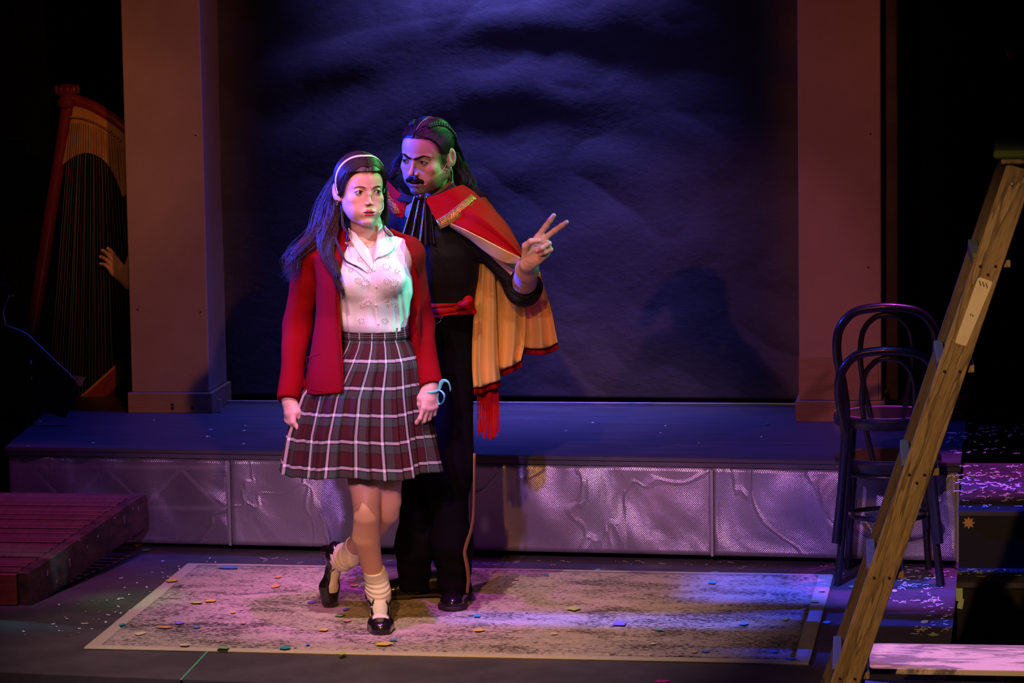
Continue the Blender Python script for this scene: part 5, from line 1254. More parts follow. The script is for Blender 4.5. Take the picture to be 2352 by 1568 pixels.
def hangf(P):
    d = None
    for h_ in hang:
        e = chain(P, [p for p, r_ in h_], [r_ for p, r_ in h_], .02); d = e if d is None else smin(d, e, .02)
    return d+.003*fnoise(P, 61, 8, 90, (1, 1, .2))
lo, hi = bounds([p for h_ in hang for p, r_ in h_], .07); v2, f2_ = polygonise(hangf, lo, hi, .005, 1.2)
V_all = np.concatenate([capw[0], v2]); F_all = np.concatenate([capw[1], f2_+len(capw[0])]); npmesh('hair', V_all, F_all, M_hairw, wm, True)
r = np.random.default_rng(11); starts = []
def cap_t(P): return cap_base(P)+.009*np.clip(1+(np.interp(P[:, 2], HZ, HYY)-P[:, 1])/.022, 0, 1)
for k_ in range(1300):
    sg = -1 if k_ % 2 else 1; a_ = -.12+1.12*r.random()**1.3; b_ = r.normal(0, .004, 3)
    c_ = cr_curve([(sg*.0012, -.082+.17*a_, .100-.03*a_*a_), (sg*.036, -.070+.155*a_+b_[1], .098-.03*a_), (sg*.064, -.046+.13*a_+b_[1], .055), (sg*.074, -.022+.10*a_+b_[1], .012), (sg*.078, .006+.07*a_+b_[1], -.030)], 5); starts.append(c_)
kk = len(starts[0]); P = surf_project(cap_t, np.concatenate(starts), 12, 0.).reshape(-1, kk, 3)
Nn_ = P-np.array([0, .014, .036]); Nn_ /= np.linalg.norm(Nn_, axis=2, keepdims=True); P = P+Nn_*r.uniform(.0002, .0022, (len(P), 1, 1))
cap_paths = [fw.w(p) for p in P]
W1 = [A(803, 385, .41), A(778, 425, .41), A(765, 480, .40), A(752, 540, .36), A(757, 600, .30), A(783, 672, .27)]
locks = lock(W1, 190, [.012, .020, .024, .030, .022, .010], 1, .016, 15)+lock([A(798, 380, .45), A(768, 430, .45), A(742, 505, .43), A(712, 560, .40), A(678, 606, .38), A(656, 650, .40)], 170, [.012, .022, .030, .034, .026, .014], 2, .018, 14)
locks += lock([A(775, 440, .40), A(768, 500, .38), A(770, 550, .335), A(790, 592, .295), A(818, 612, .275), A(850, 634, .268)], 26, [.004, .006, .006, .004, .004, .004], 3, .008, 15)+lock([A(770, 520, .37), A(758, 580, .31), A(772, 625, .275), A(780, 660, .265), A(792, 690, .27)], 60, [.015, .018, .014, .010, .003], 4, .008, 16)
locks += lock([A(876, 400, .42), A(884, 440, .45), A(884, 490, .47), A(880, 520, .46)], 60, [.004, .006, .010, .012], 5, .003, 9)+lock([A(783, 470, .385), A(790, 520, .35), A(800, 545, .32), A(795, 580, .305)], 14, [.003, .004, .004, .002], 6, .007, 14)+lock([A(880, 505, .42), A(884, 528, .36), A(896, 542, .33), A(910, 540, .34)], 5, [.002]*4, 7, .003, 12)
locks += lock([A(790, 372, .44), A(752, 450, .47), A(712, 540, .46), A(668, 600, .45), A(652, 640, .45)], 50, [.010, .030, .040, .034, .02], 8, .022, 15)
strands('hair_strands', cap_paths+locks, .00075, M_hairw, wm).__setitem__('kind', 'stuff')

# legs: socks and shoes
upc = V3(0, 0, 1)
F1 = FootFrame(Z(876, 1449, .0115), nrm(Z(880, 1470)-Z(873, 1425)), (0, 0, 1), 1.08)
F2 = FootFrame(A(751, 1357, .76), nrm(V3(.08, -.10, -1)), nrm(V3(.80, -.60, 0)), .95)
def shoes(F, ank, knee_, calf):
    ffn = foot_fn(); L = lambda P: F.R.T@((P-F.o).T)/F.s
    def loc(P): return ((P-F.o)@F.R)/F.s
    fo = lambda P: foot_fn(.0)(loc(P))*F.s
    axis = nrm(knee_-ank); heelp = F.w((0, -.13, .085)); top = ank+axis*.085
    def sock(P):
        e = chain(P, [heelp, F.w((0, -.112, .105)), ank, top], [.030, .032, .0330, .0385], .02); t = (P-ank)@axis
        e = e-.0022*np.sin(t*2*math.pi/.016)*np.clip((.06-t)/.02, 0, 1)*np.clip((t+.05)/.02, 0, 1)
        e = np.maximum(e, (P-top)@axis); return smin(e, fo(P), .02)
    lo_, hi_ = bounds([F.w((x, y, z)) for x in (-.04, .04) for y in (-.19, .07) for z in (0, .1)]+[top], .045)
    cloth_obj('sock', sock, lo_, hi_, .0034, M_sock, wm, slack=1.2)
    def shoe(P):
        Q = loc(P); d = foot_fn(.0042)(Q); y = Q[:, 1]; z = Q[:, 2]; ax_ = np.abs(Q[:, 0])
        rim = np.interp(y, [-.19, -.165, -.12, -.07, -.02, .004, .016, .09], [.112, .104, .074, .050, .034, .030, .09, .09])
        d = smax(d, z-rim-.010*np.clip(ax_/.03, 0, 1)*(y < .02), .003)
        sole = np.maximum(np.maximum(foot_fn(.006)(Q), z-np.interp(y, [-.2, -.14, -.05, .0, .08], [.050, .046, .016, .006, .008])), -.0005-z) 
        arch = np.interp(y, [-.2, -.13, -.07, -.02, .08], [.040, .038, .018, .001, .002]); sole = np.maximum(sole, arch-z); d = np.minimum(d, sole)
        heel_ = np.maximum(np.maximum(np.maximum(ell(Q*[1, 1, .0], (0, -.152, 0), (.019, .021, 1)), z-.055), -z), -1); d = smin(d, heel_, .004); return d*F.s
    lo_, hi_ = bounds([F.w((x, y, z)) for x in (-.04, .04) for y in (-.19, .07) for z in (-.005, .12)], .015)
    sh_o = cloth_obj('shoe', shoe, lo_, hi_, .0030, M_shoe, wm, slack=1.3)
    ph = np.linspace(-.25, math.pi+.25, 24); S_ = []
    for a in ph: S_.append((.042*math.cos(a), -.070-.012*math.sin(a), .045+.06*math.sin(a)))
    S_ = surf_project(lambda q: foot_fn(0.)(q), np.array(S_), 10, .0035); b = MB(); b.tube(F.w(S_), .0042, 8, flat=.45); b.build('ankle_strap', M_shoe, sh_o, True)
    b = MB(); c_ = F.w(S_[4]); b.ball(c_, .0055, 10); b.build('buckle', mat('buckle', (.5, .48, .45), .25, .9), sh_o, True)
shoes(F1, ankL, kneeL, None); shoes(F2, ankR, A(850, 1222, .585), None)
# pale ribbon round the wrist (image right)
M_rib = mat('cyan_ribbon', (.14, .62, .56), .35)
rb = lambda pts, y0: [A(x, y, y0+dy) for x, y, dy in pts]
Gr = np.array([cr_curve(rb([(1006, 890, 0), (1010, 875, -.01), (1020, 870, -.02), (1031, 876, -.02), (1037, 893, -.01)], .36), 6), cr_curve(rb([(1010, 900, 0), (1016, 884, -.01), (1022, 877, -.02), (1030, 882, -.02), (1034, 900, -.01)], .36), 6)])
sheet('wrist_ribbon', np.stack([Gr[0], (Gr[0]+Gr[1])/2, Gr[1]]), M_rib, wm, .002)
b = MB(); b.tube(cr_curve(rb([(1006, 896, 0), (1014, 898, -.01), (1021, 908, -.015), (1018, 922, -.01), (1010, 928, 0), (1005, 918, 0), (1007, 903, 0)], .36), 5), .0052, 8, flat=.35); b.build('ribbon_loop', M_rib, wm, True)
b = MB(); b.tube([wrL+V3(.027*math.cos(a), .027*math.sin(a), -.012+.006*math.sin(a)) for a in np.linspace(0, 2*math.pi, 21)[:-1]], .005, 8, closed=True); b.build('ribbon_cuff', M_rib, wm, True)

# ================================================================== MAN
M_shirt = mat('black_shirt', (.007, .007, .008), .75, spec=.22, bump=(90, .4, .003)); M_trs = mat('black_trousers', (.004, .004, .005), .9, spec=.08, bump=(160, .4, .0015)); M_satin = mat('black_satin', (.012, .010, .016), .22, spec=.7)
M_redv = mat('red_velvet', (.30, .003, .004), .75, spec=.08, bump=(200, .25, .001)); M_lin = mat('gold_satin_lining', (.86, .56, .16), .27, metal=.45, spec=.6, bump=(120, .12, .001, (.3, 1, 2))); M_sash = mat('red_sash', (.36, .003, .005), .7, spec=.15, bump=(150, .3, .001))
M_hairm = mat('black_hair', (.016, .012, .010), .45, spec=.32); M_seq = mat('gold_sequin', (.90, .60, .18), .22, metal=.9); M_seqb = mat('sequin_band_cloth', (.50, .32, .08), .4, metal=.6, bump=(300, .8, .002)); M_silver = mat('silver_thread', (.72, .68, .66), .3, metal=.7)
mn = empty('person', Z(1000, 1390), 'moustached man in black with red gold-lined cape, leaning, two fingers raised', 'person')
SKM = (.58, .36, .27)
fm = Frame(A(981, 357, .73), -29, 10, 4, 1.06)
HZm = [-.06, -.03, .0, .03, .052, .066, .076, .082]; HYm = [.03, .006, -.004, -.012, -.022, -.048, -.072, -.2]
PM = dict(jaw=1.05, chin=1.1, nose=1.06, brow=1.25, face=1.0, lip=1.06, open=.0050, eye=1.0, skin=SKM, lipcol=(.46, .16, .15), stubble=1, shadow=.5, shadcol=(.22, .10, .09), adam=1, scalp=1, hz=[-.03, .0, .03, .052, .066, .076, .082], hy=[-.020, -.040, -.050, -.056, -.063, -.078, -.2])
nbM = A(1003, 478, .80)
neckM = [fm.l(A(1000, 400, .80)), fm.l(A(1002, 440, .80)), fm.l(nbM)]
hm = head_fn(PM, dict(pts=neckM, r=[.058, .058, .070]))
v, f = polygonise(hm, (-.11, -.125, -.20), (.14, .16, .135), .00165, 1.25)
hcM = head_cols(PM, v); hvM = fm.w(v)
def msec(rows):
    out = []
    for py, xl, xr, cy, ry in rows: a, b = A(xl, py, cy), A(xr, py, cy); out.append(((a[2]+b[2])/2, (a[0]+b[0])/2, cy, (b[0]-a[0])/2, ry))
    return out
S_ms = msec([(505, 935, 1085, .78, .080), (535, 928, 1102, .77, .110), (580, 938, 1106, .78, .122), (640, 950, 1100, .80, .118), (690, 960, 1089, .82, .106), (730, 955, 1088, .85, .108)])
S_mb = [(z, x, y, rx-.016, ry-.026) for z, x, y, rx, ry in S_ms]+msec([(800, 960, 1078, .87, .080), (830, 970, 1070, .88, .07)])
mshL, melL, mwrL = A(1093, 512, .77), A(1203, 660, .74), A(1214, 603, .475)
mshR, melR, mwrR = A(915, 520, .84), A(880, 690, .80), A(905, 810, .72)
mh1, mk1, ma1 = A(972, 780, .90), A(958, 1080, .87), Z(958, 1376)+V3(0, .05, .09)
mh2, mk2, ma2 = A(1040, 780, .88), A(1032, 1080, .82), Z(1040, 1396)+V3(.0, .09, .09)
upx = lambda dx, dy: nrm(CR*dx-CU*dy)
handV = hand_prims(mwrL, nrm(upx(43, -55)-CF*.22), upx(-55, -43), -CF, 1.02, [(.08, .06, .04), (.10, .08, .05), (1.25, 1.5, .8), (1.30, 1.5, .8)], spread=[.02, -.27, -.35, -.45], thumb=[(.020, .022, .012), (.044, .040, .028), (.070, .036, .042), (.090, .016, .046)])
handB = hand_prims(mwrR, nrm(V3(.1, -.1, -1)), V3(.3, -1, 0), V3(1, .2, 0), 1.0, [(.4, .5, .3)]*4)
def bodym(P):
    d = secs(P, S_mb)
    for s_ in (mshL, mshR): d = smin(d, rcone(P, nbM, s_, .060, .050), .04)
    d = smin(d, chain(P, [A(1002, 440, .80), nbM], [.058, .066], .02), .03)
    d = smin(d, chain(P, [mshL, melL, mwrL], [.050, .042, .0275], .02), .03); d = smin(d, chain(P, [mshR, melR, mwrR], [.050, .042, .0275], .02), .03)
    for a in ((mh1, mk1, ma1, ma1-V3(0, 0, .04)), (mh2, mk2, ma2, ma2-V3(0, 0, .04))): d = smin(d, chain(P, a, [.085, .055, .038, .038], .03), .02)
    return d
bv, bf = polygonise(bodym, (melR[0]-.1, .4, .04), (mwrL[0]+.12, 1.08, 1.52), .0085, 1.1)
parts = [(hvM, f, hcM), (bv, bf, SKM)]
for hp_, wr_, el_, hh in ((handV, mwrL, melL, .0020), (handB, mwrR, melR, .004)):
    pts = np.concatenate([np.array(p) for p, _, _ in hp_]+[np.array([wr_+(el_-wr_)*.75])]); lo, hi = bounds(pts, .045); ex = (lambda w, e: (lambda P: smin(rcone(P, w+(e-w)*.75, w+(e-w)*.3, .044, .037), rcone(P, w+(e-w)*.3, w, .037, .0265), .02)))(wr_, el_)
    a, b_ = polygonise(hand_fn(hp_, ex), lo, hi, hh, 1.1); c_ = np.tile(np.array((.62, .37, .29)), (len(a), 1))
    parts.append((a, b_, c_))
mbody = joinmesh('body', parts, M_skin, mn); T_mb = bvh_of(mbody)
# fingernails, tattoo, ring
M_nail = mat('nail', (.72, .50, .42), .25)
for i in (2, 3):
    pts, rs, k_ = handV[1+2*i]; p = pts[-1]; dv_ = nrm(pts[-1]-pts[-2]); out_ = nrm(np.cross(dv_, nrm(pts[-2]-pts[-3]))); nn = nrm(np.cross(dv_, out_)); nn = nn if nn@(-CF) > 0 else -nn
    b = MB(); R_ = np.stack([nrm(np.cross(dv_, nn)), dv_, nn], 1); b.lathe([(.0001, .0016), (.004, .0010), (.0055, .0)], p+nn*rs[-1]*.86-dv_*.002, 12, R=R_); b.build('fingernail', M_nail, mn, True)
M_tat = mat('tattoo_ink', (.07, .06, .08), .6)
for pts in ([(1202, 600), (1206, 607), (1214, 611), (1223, 610)], [(1202, 604), (1207, 612), (1216, 615), (1222, 613)], [(1208, 601), (1214, 605), (1221, 604), (1225, 607)], [(1205, 598), (1212, 600), (1217, 607), (1211, 609)]):
    P = np.array([snap(x, y, [T_mb], .0002) for x, y, _ in cr_curve([(x, y, 0) for x, y in pts], 4)]); b = MB(); b.tube(P, .0007, 5, flat=.5); b.build('tattoo_line', M_tat, mn, True)
for s_ in (-1, 1): make_eye(fm, s_, (-.30, -1, .02), (.05, .03, .02), mn); lash(fm, mn, eo=1.0, sd=s_, r=.0012)
for s_ in (-1, 1): brow(fm, hm, [(.0060, -.098, .0125), (.0200, -.096, .0150), (.0370, -.088, .0225), (.0540, -.070, .0160)], .0092, mat('black_brow', (.012, .009, .008), .95, spec=.08), mn, s_)
def must(P):
    M = P.copy(); M[:, 0] = np.abs(M[:, 0]); d = chain(M, [(.0, -.0975, -.0535), (.012, -.0975, -.0560), (.026, -.0880, -.0640), (.033, -.0790, -.0730)], [.0052, .0068, .0055, .0018], .008)
    return d+.00025*fnoise(P*[1, .4, .25], 8, 8, 900)
v, f = polygonise(must, (-.045, -.115, -.09), (.045, -.065, -.04), .0013, 1.2); npmesh('moustache', fm.w(v), f, mat('moustache_hair', (.010, .008, .007), .9, spec=.08), mn, True)
r = np.random.default_rng(33); mp_ = []
for k_ in range(260):
    sd_ = 1 if k_ % 2 else -1; u_ = r.random(); v_ = r.uniform(0, 1); t = np.linspace(0, 1, 6)[:, None]; c0 = np.array([.001+.022*u_, -.100, -.0475-.008*u_]); c1 = c0+np.array([.004+.010*u_+.004*v_, .004+.004*u_, -.0125+.002*u_]); c0 = c0*np.array([sd_, 1, 1]); c1 = c1*np.array([sd_, 1, 1]); mp_.append(c0*(1-t)+c1*t+np.array([0, -.003, 0])*np.sin(t*math.pi))
mp_ = surf_project(must, np.concatenate(mp_), 8, .0004).reshape(-1, 6, 3); strands('moustache_strands', [fm.w(p) for p in mp_], .00035, M_hairm, mn).__setitem__('kind', 'stuff')
b = MB(); b.tube([fm.w((x, -.0880+.35*x*x/.02, -.0670)) for x in np.linspace(-.015, .015, 9)], .0024*1.0, 6); b.build('teeth', M_teeth, mn, True)
# hair
def skm(P):
    d = ell(P, (0, .014, .036), (.0745, .094, .083)); d = smin(d, ell(P, (0, -.022, .028), (.064, .066, .070)), .03); return d-.0045
def capm(P):
    d = skm(P)-.0008*fnoise(P*[1, .5, .5], 15, 6, 150); d = d+.0080*np.exp(-(P[:, 0]/.0022)**2)*(P[:, 2] > .05)
    keep = np.interp(P[:, 2], [.0, .03, .05, .066, .076, .082], [.004, -.028, -.044, -.057, -.075, -.2])-P[:, 1]; keep = np.maximum(keep, .072-P[:, 2]-2.2*np.maximum(0, P[:, 1]+.060)) ; d = d+.0040*np.clip(1+keep/.018, 0, 1); return smax(d, keep, .001)
v, f = polygonise(capm, (-.1, -.11, -.08), (.1, .13, .15), .0024, 1.3); cv_ = fm.w(v); cf_ = f
hg = [[(A(1022, 330, .82), .040), (A(1046, 385, .86), .034), (A(1070, 430, .86), .030), (A(1100, 455, .84), .020)], [(A(960, 330, .84), .035), (A(925, 375, .86), .022), (A(900, 408, .86), .012)]]
def hgf(P):
    d = None
    for h_ in hg: e = chain(P, [p for p, r_ in h_], [r_ for p, r_ in h_], .02); d = e if d is None else smin(d, e, .02)
    return d+.003*fnoise(P, 62, 8, 100, (1, 1, .3))
lo, hi = bounds([p for h_ in hg for p, r_ in h_], .06); v2, f2_ = polygonise(hgf, lo, hi, .005, 1.2)
npmesh('hair', np.concatenate([cv_, v2]), np.concatenate([cf_, f2_+len(cv_)]), M_hairm, mn, True)
r = np.random.default_rng(12); st_ = []
HLm = np.array([(.001, -.074, .090), (.020, -.070, .086), (.040, -.058, .078), (.056, -.045, .066), (.065, -.036, .048), (.070, -.022, .030), (.073, -.002, .016)])
for k_ in range(1500):
    sd_ = -1 if k_ % 2 else 1; u_ = r.random(); t = np.linspace(0, 1, 16)[:, None]
    if k_ % 3: a_ = u_*(len(HLm)-1.001); i_ = int(a_); p0 = HLm[i_]*(1-a_+i_)+HLm[i_+1]*(a_-i_)+r.normal(0, .0025, 3)
    else: p0 = np.array([.002, -.072+.15*u_, .12])
    e_ = np.array([.048+.012*r.random(), max(p0[1]+.035, .060+.03*r.random()), .085-.05*r.random()]); sg_ = np.array([sd_, 1, 1])
    P = (p0*sg_)*(1-t)+(e_*sg_)*t+np.array([sd_*.022, -.0, .035])*np.sin(math.pi*t); st_.append(P+np.array([sd_*.0022, 0, 0]))
off_ = np.clip(np.linspace(0, 1, 16)*5, .15, 1)
P = surf_project(skm, np.concatenate(st_), 12, 0.).reshape(len(st_), 16, 3)
Nn_ = P-np.array([0, .014, .036]); Nn_ /= np.linalg.norm(Nn_, axis=2, keepdims=True)
P = P+Nn_*(off_[None, :, None]*r.uniform(.0004, .0045, (len(st_), 1, 1)))
okp = [fm.w(p) for p in P]
pl_ = surf_project(skm, np.array([(0, y_, .13) for y_ in np.linspace(-.085, .045, 24)]), 12, .0012); b = MB(); b.tube(fm.w(pl_), .0015, 6, flat=.6); b.build('hair_parting', mat('scalp_skin', (.40, .25, .18), .6), mn, True)
lk = lock([A(1035, 320, .80), A(1052, 365, .84), A(1066, 405, .83), A(1092, 440, .80), A(1128, 468, .78)], 170, [.018, .026, .028, .026, .016], 21, .012, 14)+lock([A(1045, 350, .80), A(1060, 395, .79), A(1072, 430, .76), A(1080, 455, .74)], 70, [.012, .018, .020, .012], 22, .012, 15)
lk += lock([A(940, 330, .84), A(915, 370, .84), A(900, 400, .83), A(885, 415, .82)], 60, [.012, .016, .018, .014], 23, .014, 12)+lock([A(1030, 400, .85), A(1045, 430, .84), A(1060, 450, .80)], 80, [.03, .03, .02], 24, .010, 12)
strands('hair_strands', okp+lk, .0008, M_hairm, mn).__setitem__('kind', 'stuff')
bp_ = cr_curve([(.030, -.040, .11), (.045, -.010, .115), (.058, .025, .10), (.066, .055, .07), (.058, .085, .035)], 12); bp_ = surf_project(skm, bp_, 10, .003); tt = np.linspace(0, 1, len(bp_)); T = np.gradient(bp_, axis=0); T /= np.linalg.norm(T, axis=1, keepdims=True); Nn = bp_-np.array([0, .014, .036]); Nn /= np.linalg.norm(Nn, axis=1, keepdims=True); Bn = np.cross(T, Nn)
for sgn in (1, -1):
    pp_ = bp_*np.array([sgn, 1, 1])
    for k_ in range(3):
        a = tt*30+k_*2.094; q = bp_+Bn*(np.sin(a)*.0065)[:, None]+Nn*(np.sin(2*a)*.003)[:, None]; q = q*np.array([sgn, 1, 1]); b = MB(); b.tube(fm.w(q), .0052, 8); b.build('braid_strand', M_hairm, mn, True)
b = MB(); b.tube([fm.w(p) for p in cr_curve([(.074, .010, .010), (.0735, -.004, -.022), (.066, -.035, -.045), (.050, -.068, -.062), (.036, -.084, -.074)], 6)], .0009, 6); b.ball(fm.w((.036, -.084, -.074)), .0022, 8); b.build('headset_microphone', M_mic, mn, True)
b = MB(); b.tube([fm.w(p) for p in cr_curve([(.079, .004, .012), (.084, -.002, -.004), (.081, .004, -.034), (.076, .012, -.060), (.070, .022, -.078)], 6)], .0010, 6); b.build('headset_cable', M_mic, mn, True)
b = MB(); b.tube([fm.w((.083+.0*a, .010+.004*math.cos(a), -.042+.006*math.sin(a))) for a in np.linspace(0, 6.28, 13)[:-1]], .0010, 6, closed=True); b.build('earring', M_silver, mn, True)
# shirt
def shirt(P):
    d = secs(P, S_ms, 2.1)
    for s_ in (mshL, mshR): d = smin(d, rcone(P, nbM-V3(0, 0, .012), s_, .066, .060), .04)
    d = d+.0045*fnoise(P, 51, 10, 38, (1, 1, .7)); d = np.maximum(d, -rcone(P, A(985, 440, .74), A(998, 462, .76), .058, .058))
    d = np.maximum(d, A(1000, 716, .82)[2]-P[:, 2])
    fa = nrm(mwrL-melL); sl = chain(P, [mshL, melL, melL+fa*.05], [.062, .060, .058], .03)+.0042*fnoise(P, 52, 9, 60); ax = nrm(mwrL-melL); sl = smax(sl, (P-(melL+ax*.045))@ax, .012); sl = np.maximum(sl, -rcone(P, melL+ax*.02, melL+ax*.12, .043, .046))
    s2 = chain(P, [mshR, melR, mwrR], [.060, .050, .040], .03); s2 = np.maximum(s2, (P-mwrR)@nrm(mwrR-melR))
    return smin(smin(d, sl, .02), s2, .02)
cloth_obj('shirt', shirt, (melR[0]-.09, .5, mwrR[2]-.05), (melL[0]+.12, 1.0, 1.50), .0058, M_shirt, mn, slack=1.3)
sh_ = [o for o in mn.children if o.name.startswith('shirt')][0]; T_sh = bvh_of(sh_)
b = MB(); ax = nrm(mwrL-melL); u_ = nrm(np.cross(ax, (0, 0, 1.))); w_ = np.cross(ax, u_); b.tube([melL+ax*.048+(u_*math.cos(a)+w_*math.sin(a))*(.049+.002*math.sin(5*a)) for a in np.linspace(0, 2*math.pi, 33)[:-1]], .0065, 8, closed=True); b.build('rolled_cuff', M_shirt, mn, True)
# trousers
def trous(P):
    d = secs(P, msec([(692, 962, 1088, .84, .104), (706, 958, 1090, .85, .110), (740, 950, 1092, .87, .120), (800, 938, 1094, .88, .125), (850, 932, 1094, .88, .115), (880, 930, 1092, .88, .08)]))
    e1 = chain(P, [mh1, mk1, A(952, 1250, .90), A(955, 1352, .93)], [.085, .064, .058, .060], .05)
    e2 = chain(P, [mh2, mk2, A(1036, 1250, .83), A(1042, 1368, .83)], [.080, .079, .066, .058], .05)
    e = smin(e1, e2, .03); d = smin(d, e, .04); z = P[:, 2]
    k_ = np.clip((.35-z)/.3, 0, 1); d = d+(.004+.006*k_)*fnoise(P, 71, 10, 24, (1, 1, .8))+.003*k_*np.sin(z*90+P[:, 0]*20)
    hem = np.where(P[:, 0] < (ma1[0]+ma2[0])/2, .048, .045)-.15*(P[:, 1]-.85); return smax(d, hem-z, .01)
tr_ = cloth_obj('trousers', trous, (mh1[0]-.17, .66, .02), (mh2[0]+.17, 1.06, A(1000, 684, .86)[2]), .0062, M_trs, mn, slack=1.4); T_tr = bvh_of(tr_)
def edge_pts(lst, y): return [A(x, py, y) for x, py in lst]
Ge = [(1090, 1040, 3), (1089, 1120, 3), (1088, 1180, 4), (1083, 1215, 5), (1075, 1245, 8), (1071, 1270, 10), (1075, 1300, 8), (1077, 1330, 6), (1073, 1362, 4)]
L_ = cr_curve([A(x-w*.7, y, .765) for x, y, w in Ge], 5); R_ = cr_curve([A(x+2, y, .81) for x, y, w in Ge], 5); sheet('side_stripe', np.stack([L_, (L_+R_)/2+V3(.004, -.004, 0), R_]), mat('stripe_gold', (.34, .19, .06), .5, metal=.4, bump=(300, .8, .001)), tr_, .003)
for pts in ([(988, 722), (994, 730), (993, 742), (986, 750)], [(997, 727), (1008, 728), (1012, 735), (1004, 742), (996, 744)], [(1012, 730), (1017, 727), (1019, 724)], [(982, 726), (988, 734), (986, 744)]):
    P = np.array([snap(x, y, [T_tr, T_sh], .001, .74) for x, y, _ in cr_curve([(x, y, 0) for x, y in pts], 4)]); b = MB(); b.tube(P, .0022, 6); b.build('embroidered_motif', M_silver, mn, True)
# sash
G = []
for t in np.linspace(0, 1, 12):
    py = 682+40*t; row = []
    for th in np.linspace(0, 2*math.pi, 90):
        a_, c_ = A(958, py, .83), A(1090, py, .83); rx = (c_[0]-a_[0])/2+.008; x = (a_[0]+c_[0])/2+rx*math.cos(th); k_ = .5-.5*math.cos(th); row.append((x, .84+(.118+.004*math.sin(t*17+th*2))*math.sin(th), a_[2]-.012*math.cos(th)*0+.010*math.sin(th*1.0+2)*t+.004*math.sin(t*12+th*3)))
    G.append(row)
sash_ = sheet('sash', G, M_sash, mn, .006)
def knotf(P): return smin(ell(P, A(1077, 694, .715), (.017, .016, .022)), union([rcone(P, A(1052, 704, .725), A(1072, 692, .708), .010, .014), rcone(P, A(1076, 690, .712), A(1088, 716, .73), .014, .010)], .012), .012)+.002*fnoise(P, 77, 8, 160, (1, 1, 1.6))
lo, hi = bounds([A(1052, 704, .72), A(1090, 720, .72), A(1077, 680, .7)], .04); cloth_obj('sash_knot', knotf, lo, hi, .003, M_sash, sash_, slack=1.3)
tl = cr_patch([[A(1080, 700, .80), A(1088, 702, .84), A(1096, 700, .87)], [A(1086, 780, .88), A(1100, 784, .88), A(1118, 780, .89)], [A(1094, 860, .885), A(1112, 864, .88), A(1138, 858, .89)], [A(1096, 905, .885), A(1118, 908, .88), A(1144, 902, .89)]], 8, 8)
sheet('sash_tail', tl, M_sash, sash_, .005)
r = np.random.default_rng(5)
for k_ in range(26):
    t = k_/25; p0 = A(1097+47*t, 898, .880+.01*math.sin(t*9)); p2 = A(1098+46*t+r.uniform(-2, 2), 985+r.uniform(-2, 16)+10*math.sin(t*3.1), .880+r.uniform(-.008, .008)); p1 = (p0+p2)/2+V3(r.uniform(-.003, .003), r.uniform(-.004, .004), 0); b = MB(); b.tube(cr_curve([p0, p1, p2], 4), .0026, 6); b.build('tassel_cord', M_sash, sash_, True)
# neck cloth and shirt collar
def satin_drop(xs0, y0, xs1, y1, d0, d1, nf, ph):
    G = []
    for t in np.linspace(0, 1, 22):
        row = []
        for s_ in np.linspace(0, 1, 26):
            x = (xs0[0]*(1-s_)+xs0[1]*s_)*(1-t)+(xs1[0]*(1-s_)+xs1[1]*s_)*t; yy = y0+(y1-y0)*t+6*math.sin(3*s_+ph)*t; row.append(A(x, yy, d0+(d1-d0)*t-.012*math.sin(nf*s_*6.28+ph+t)*(.4+t)))
        G.append(row)
    return G
sheet('neck_cloth', satin_drop((952, 978), 446, (918, 968), 558, .655, .625, 2.2, .4), M_satin, mn, .003)
sheet('neck_cloth', satin_drop((962, 986), 450, (958, 998), 568, .650, .640, 1.6, 2.1), M_satin, mn, .003)
b = MB(); b.ball(A(965, 453, .652), (.017, .012, .013), 12); b.build('neck_knot', M_satin, mn, True)
sheet('shirt_collar', cr_patch([[A(975, 452, .66), A(1010, 442, .67), A(1040, 420, .70)], [A(985, 462, .65), A(1022, 452, .66), A(1052, 430, .70)], [A(996, 468, .65), A(1050, 453, .66), A(1070, 440, .71)]], 6, 6), M_shirt, mn, .004)
sheet('shirt_collar', cr_patch([[A(956, 452, .66), A(930, 444, .68), A(918, 430, .72)], [A(950, 462, .65), A(922, 455, .68), A(908, 440, .72)], [A(946, 466, .65), A(915, 460, .68), A(898, 448, .73)]], 6, 6), M_shirt, mn, .004)
# cape: collar flaps with sequin bands, shoulder fall, gold lining hanging below the arm
def fold(G, amp, k_, axis=0, ph=0.):
    G = np.array(G); a, b = G.shape[:2]; u, v_ = np.meshgrid(np.linspace(0, 1, a), np.linspace(0, 1, b), indexing='ij'); return G, u, v_
sheet('cape_collar', cr_patch([[A(972, 454, .655), A(1005, 447, .66), A(1040, 432, .68), A(1062, 425, .72)], [A(984, 472, .640), A(1012, 468, .645), A(1050, 446, .665), A(1078, 434, .71)], [A(996, 496, .630), A(1020, 488, .635), A(1060, 462, .655), A(1092, 444, .70)], [A(1009, 520, .625), A(1032, 506, .625), A(1070, 478, .65), A(1104, 456, .70)]], 8, 8), [M_redv, M_redv], mn, .005)
sheet('cape_collar', cr_patch([[A(938, 452, .68), A(915, 440, .70), A(890, 415, .76)], [A(932, 475, .67), A(908, 465, .69), A(884, 440, .75)], [A(925, 502, .665), A(900, 490, .685), A(880, 462, .75)]], 8, 8), [M_redv, M_redv], mn, .005)
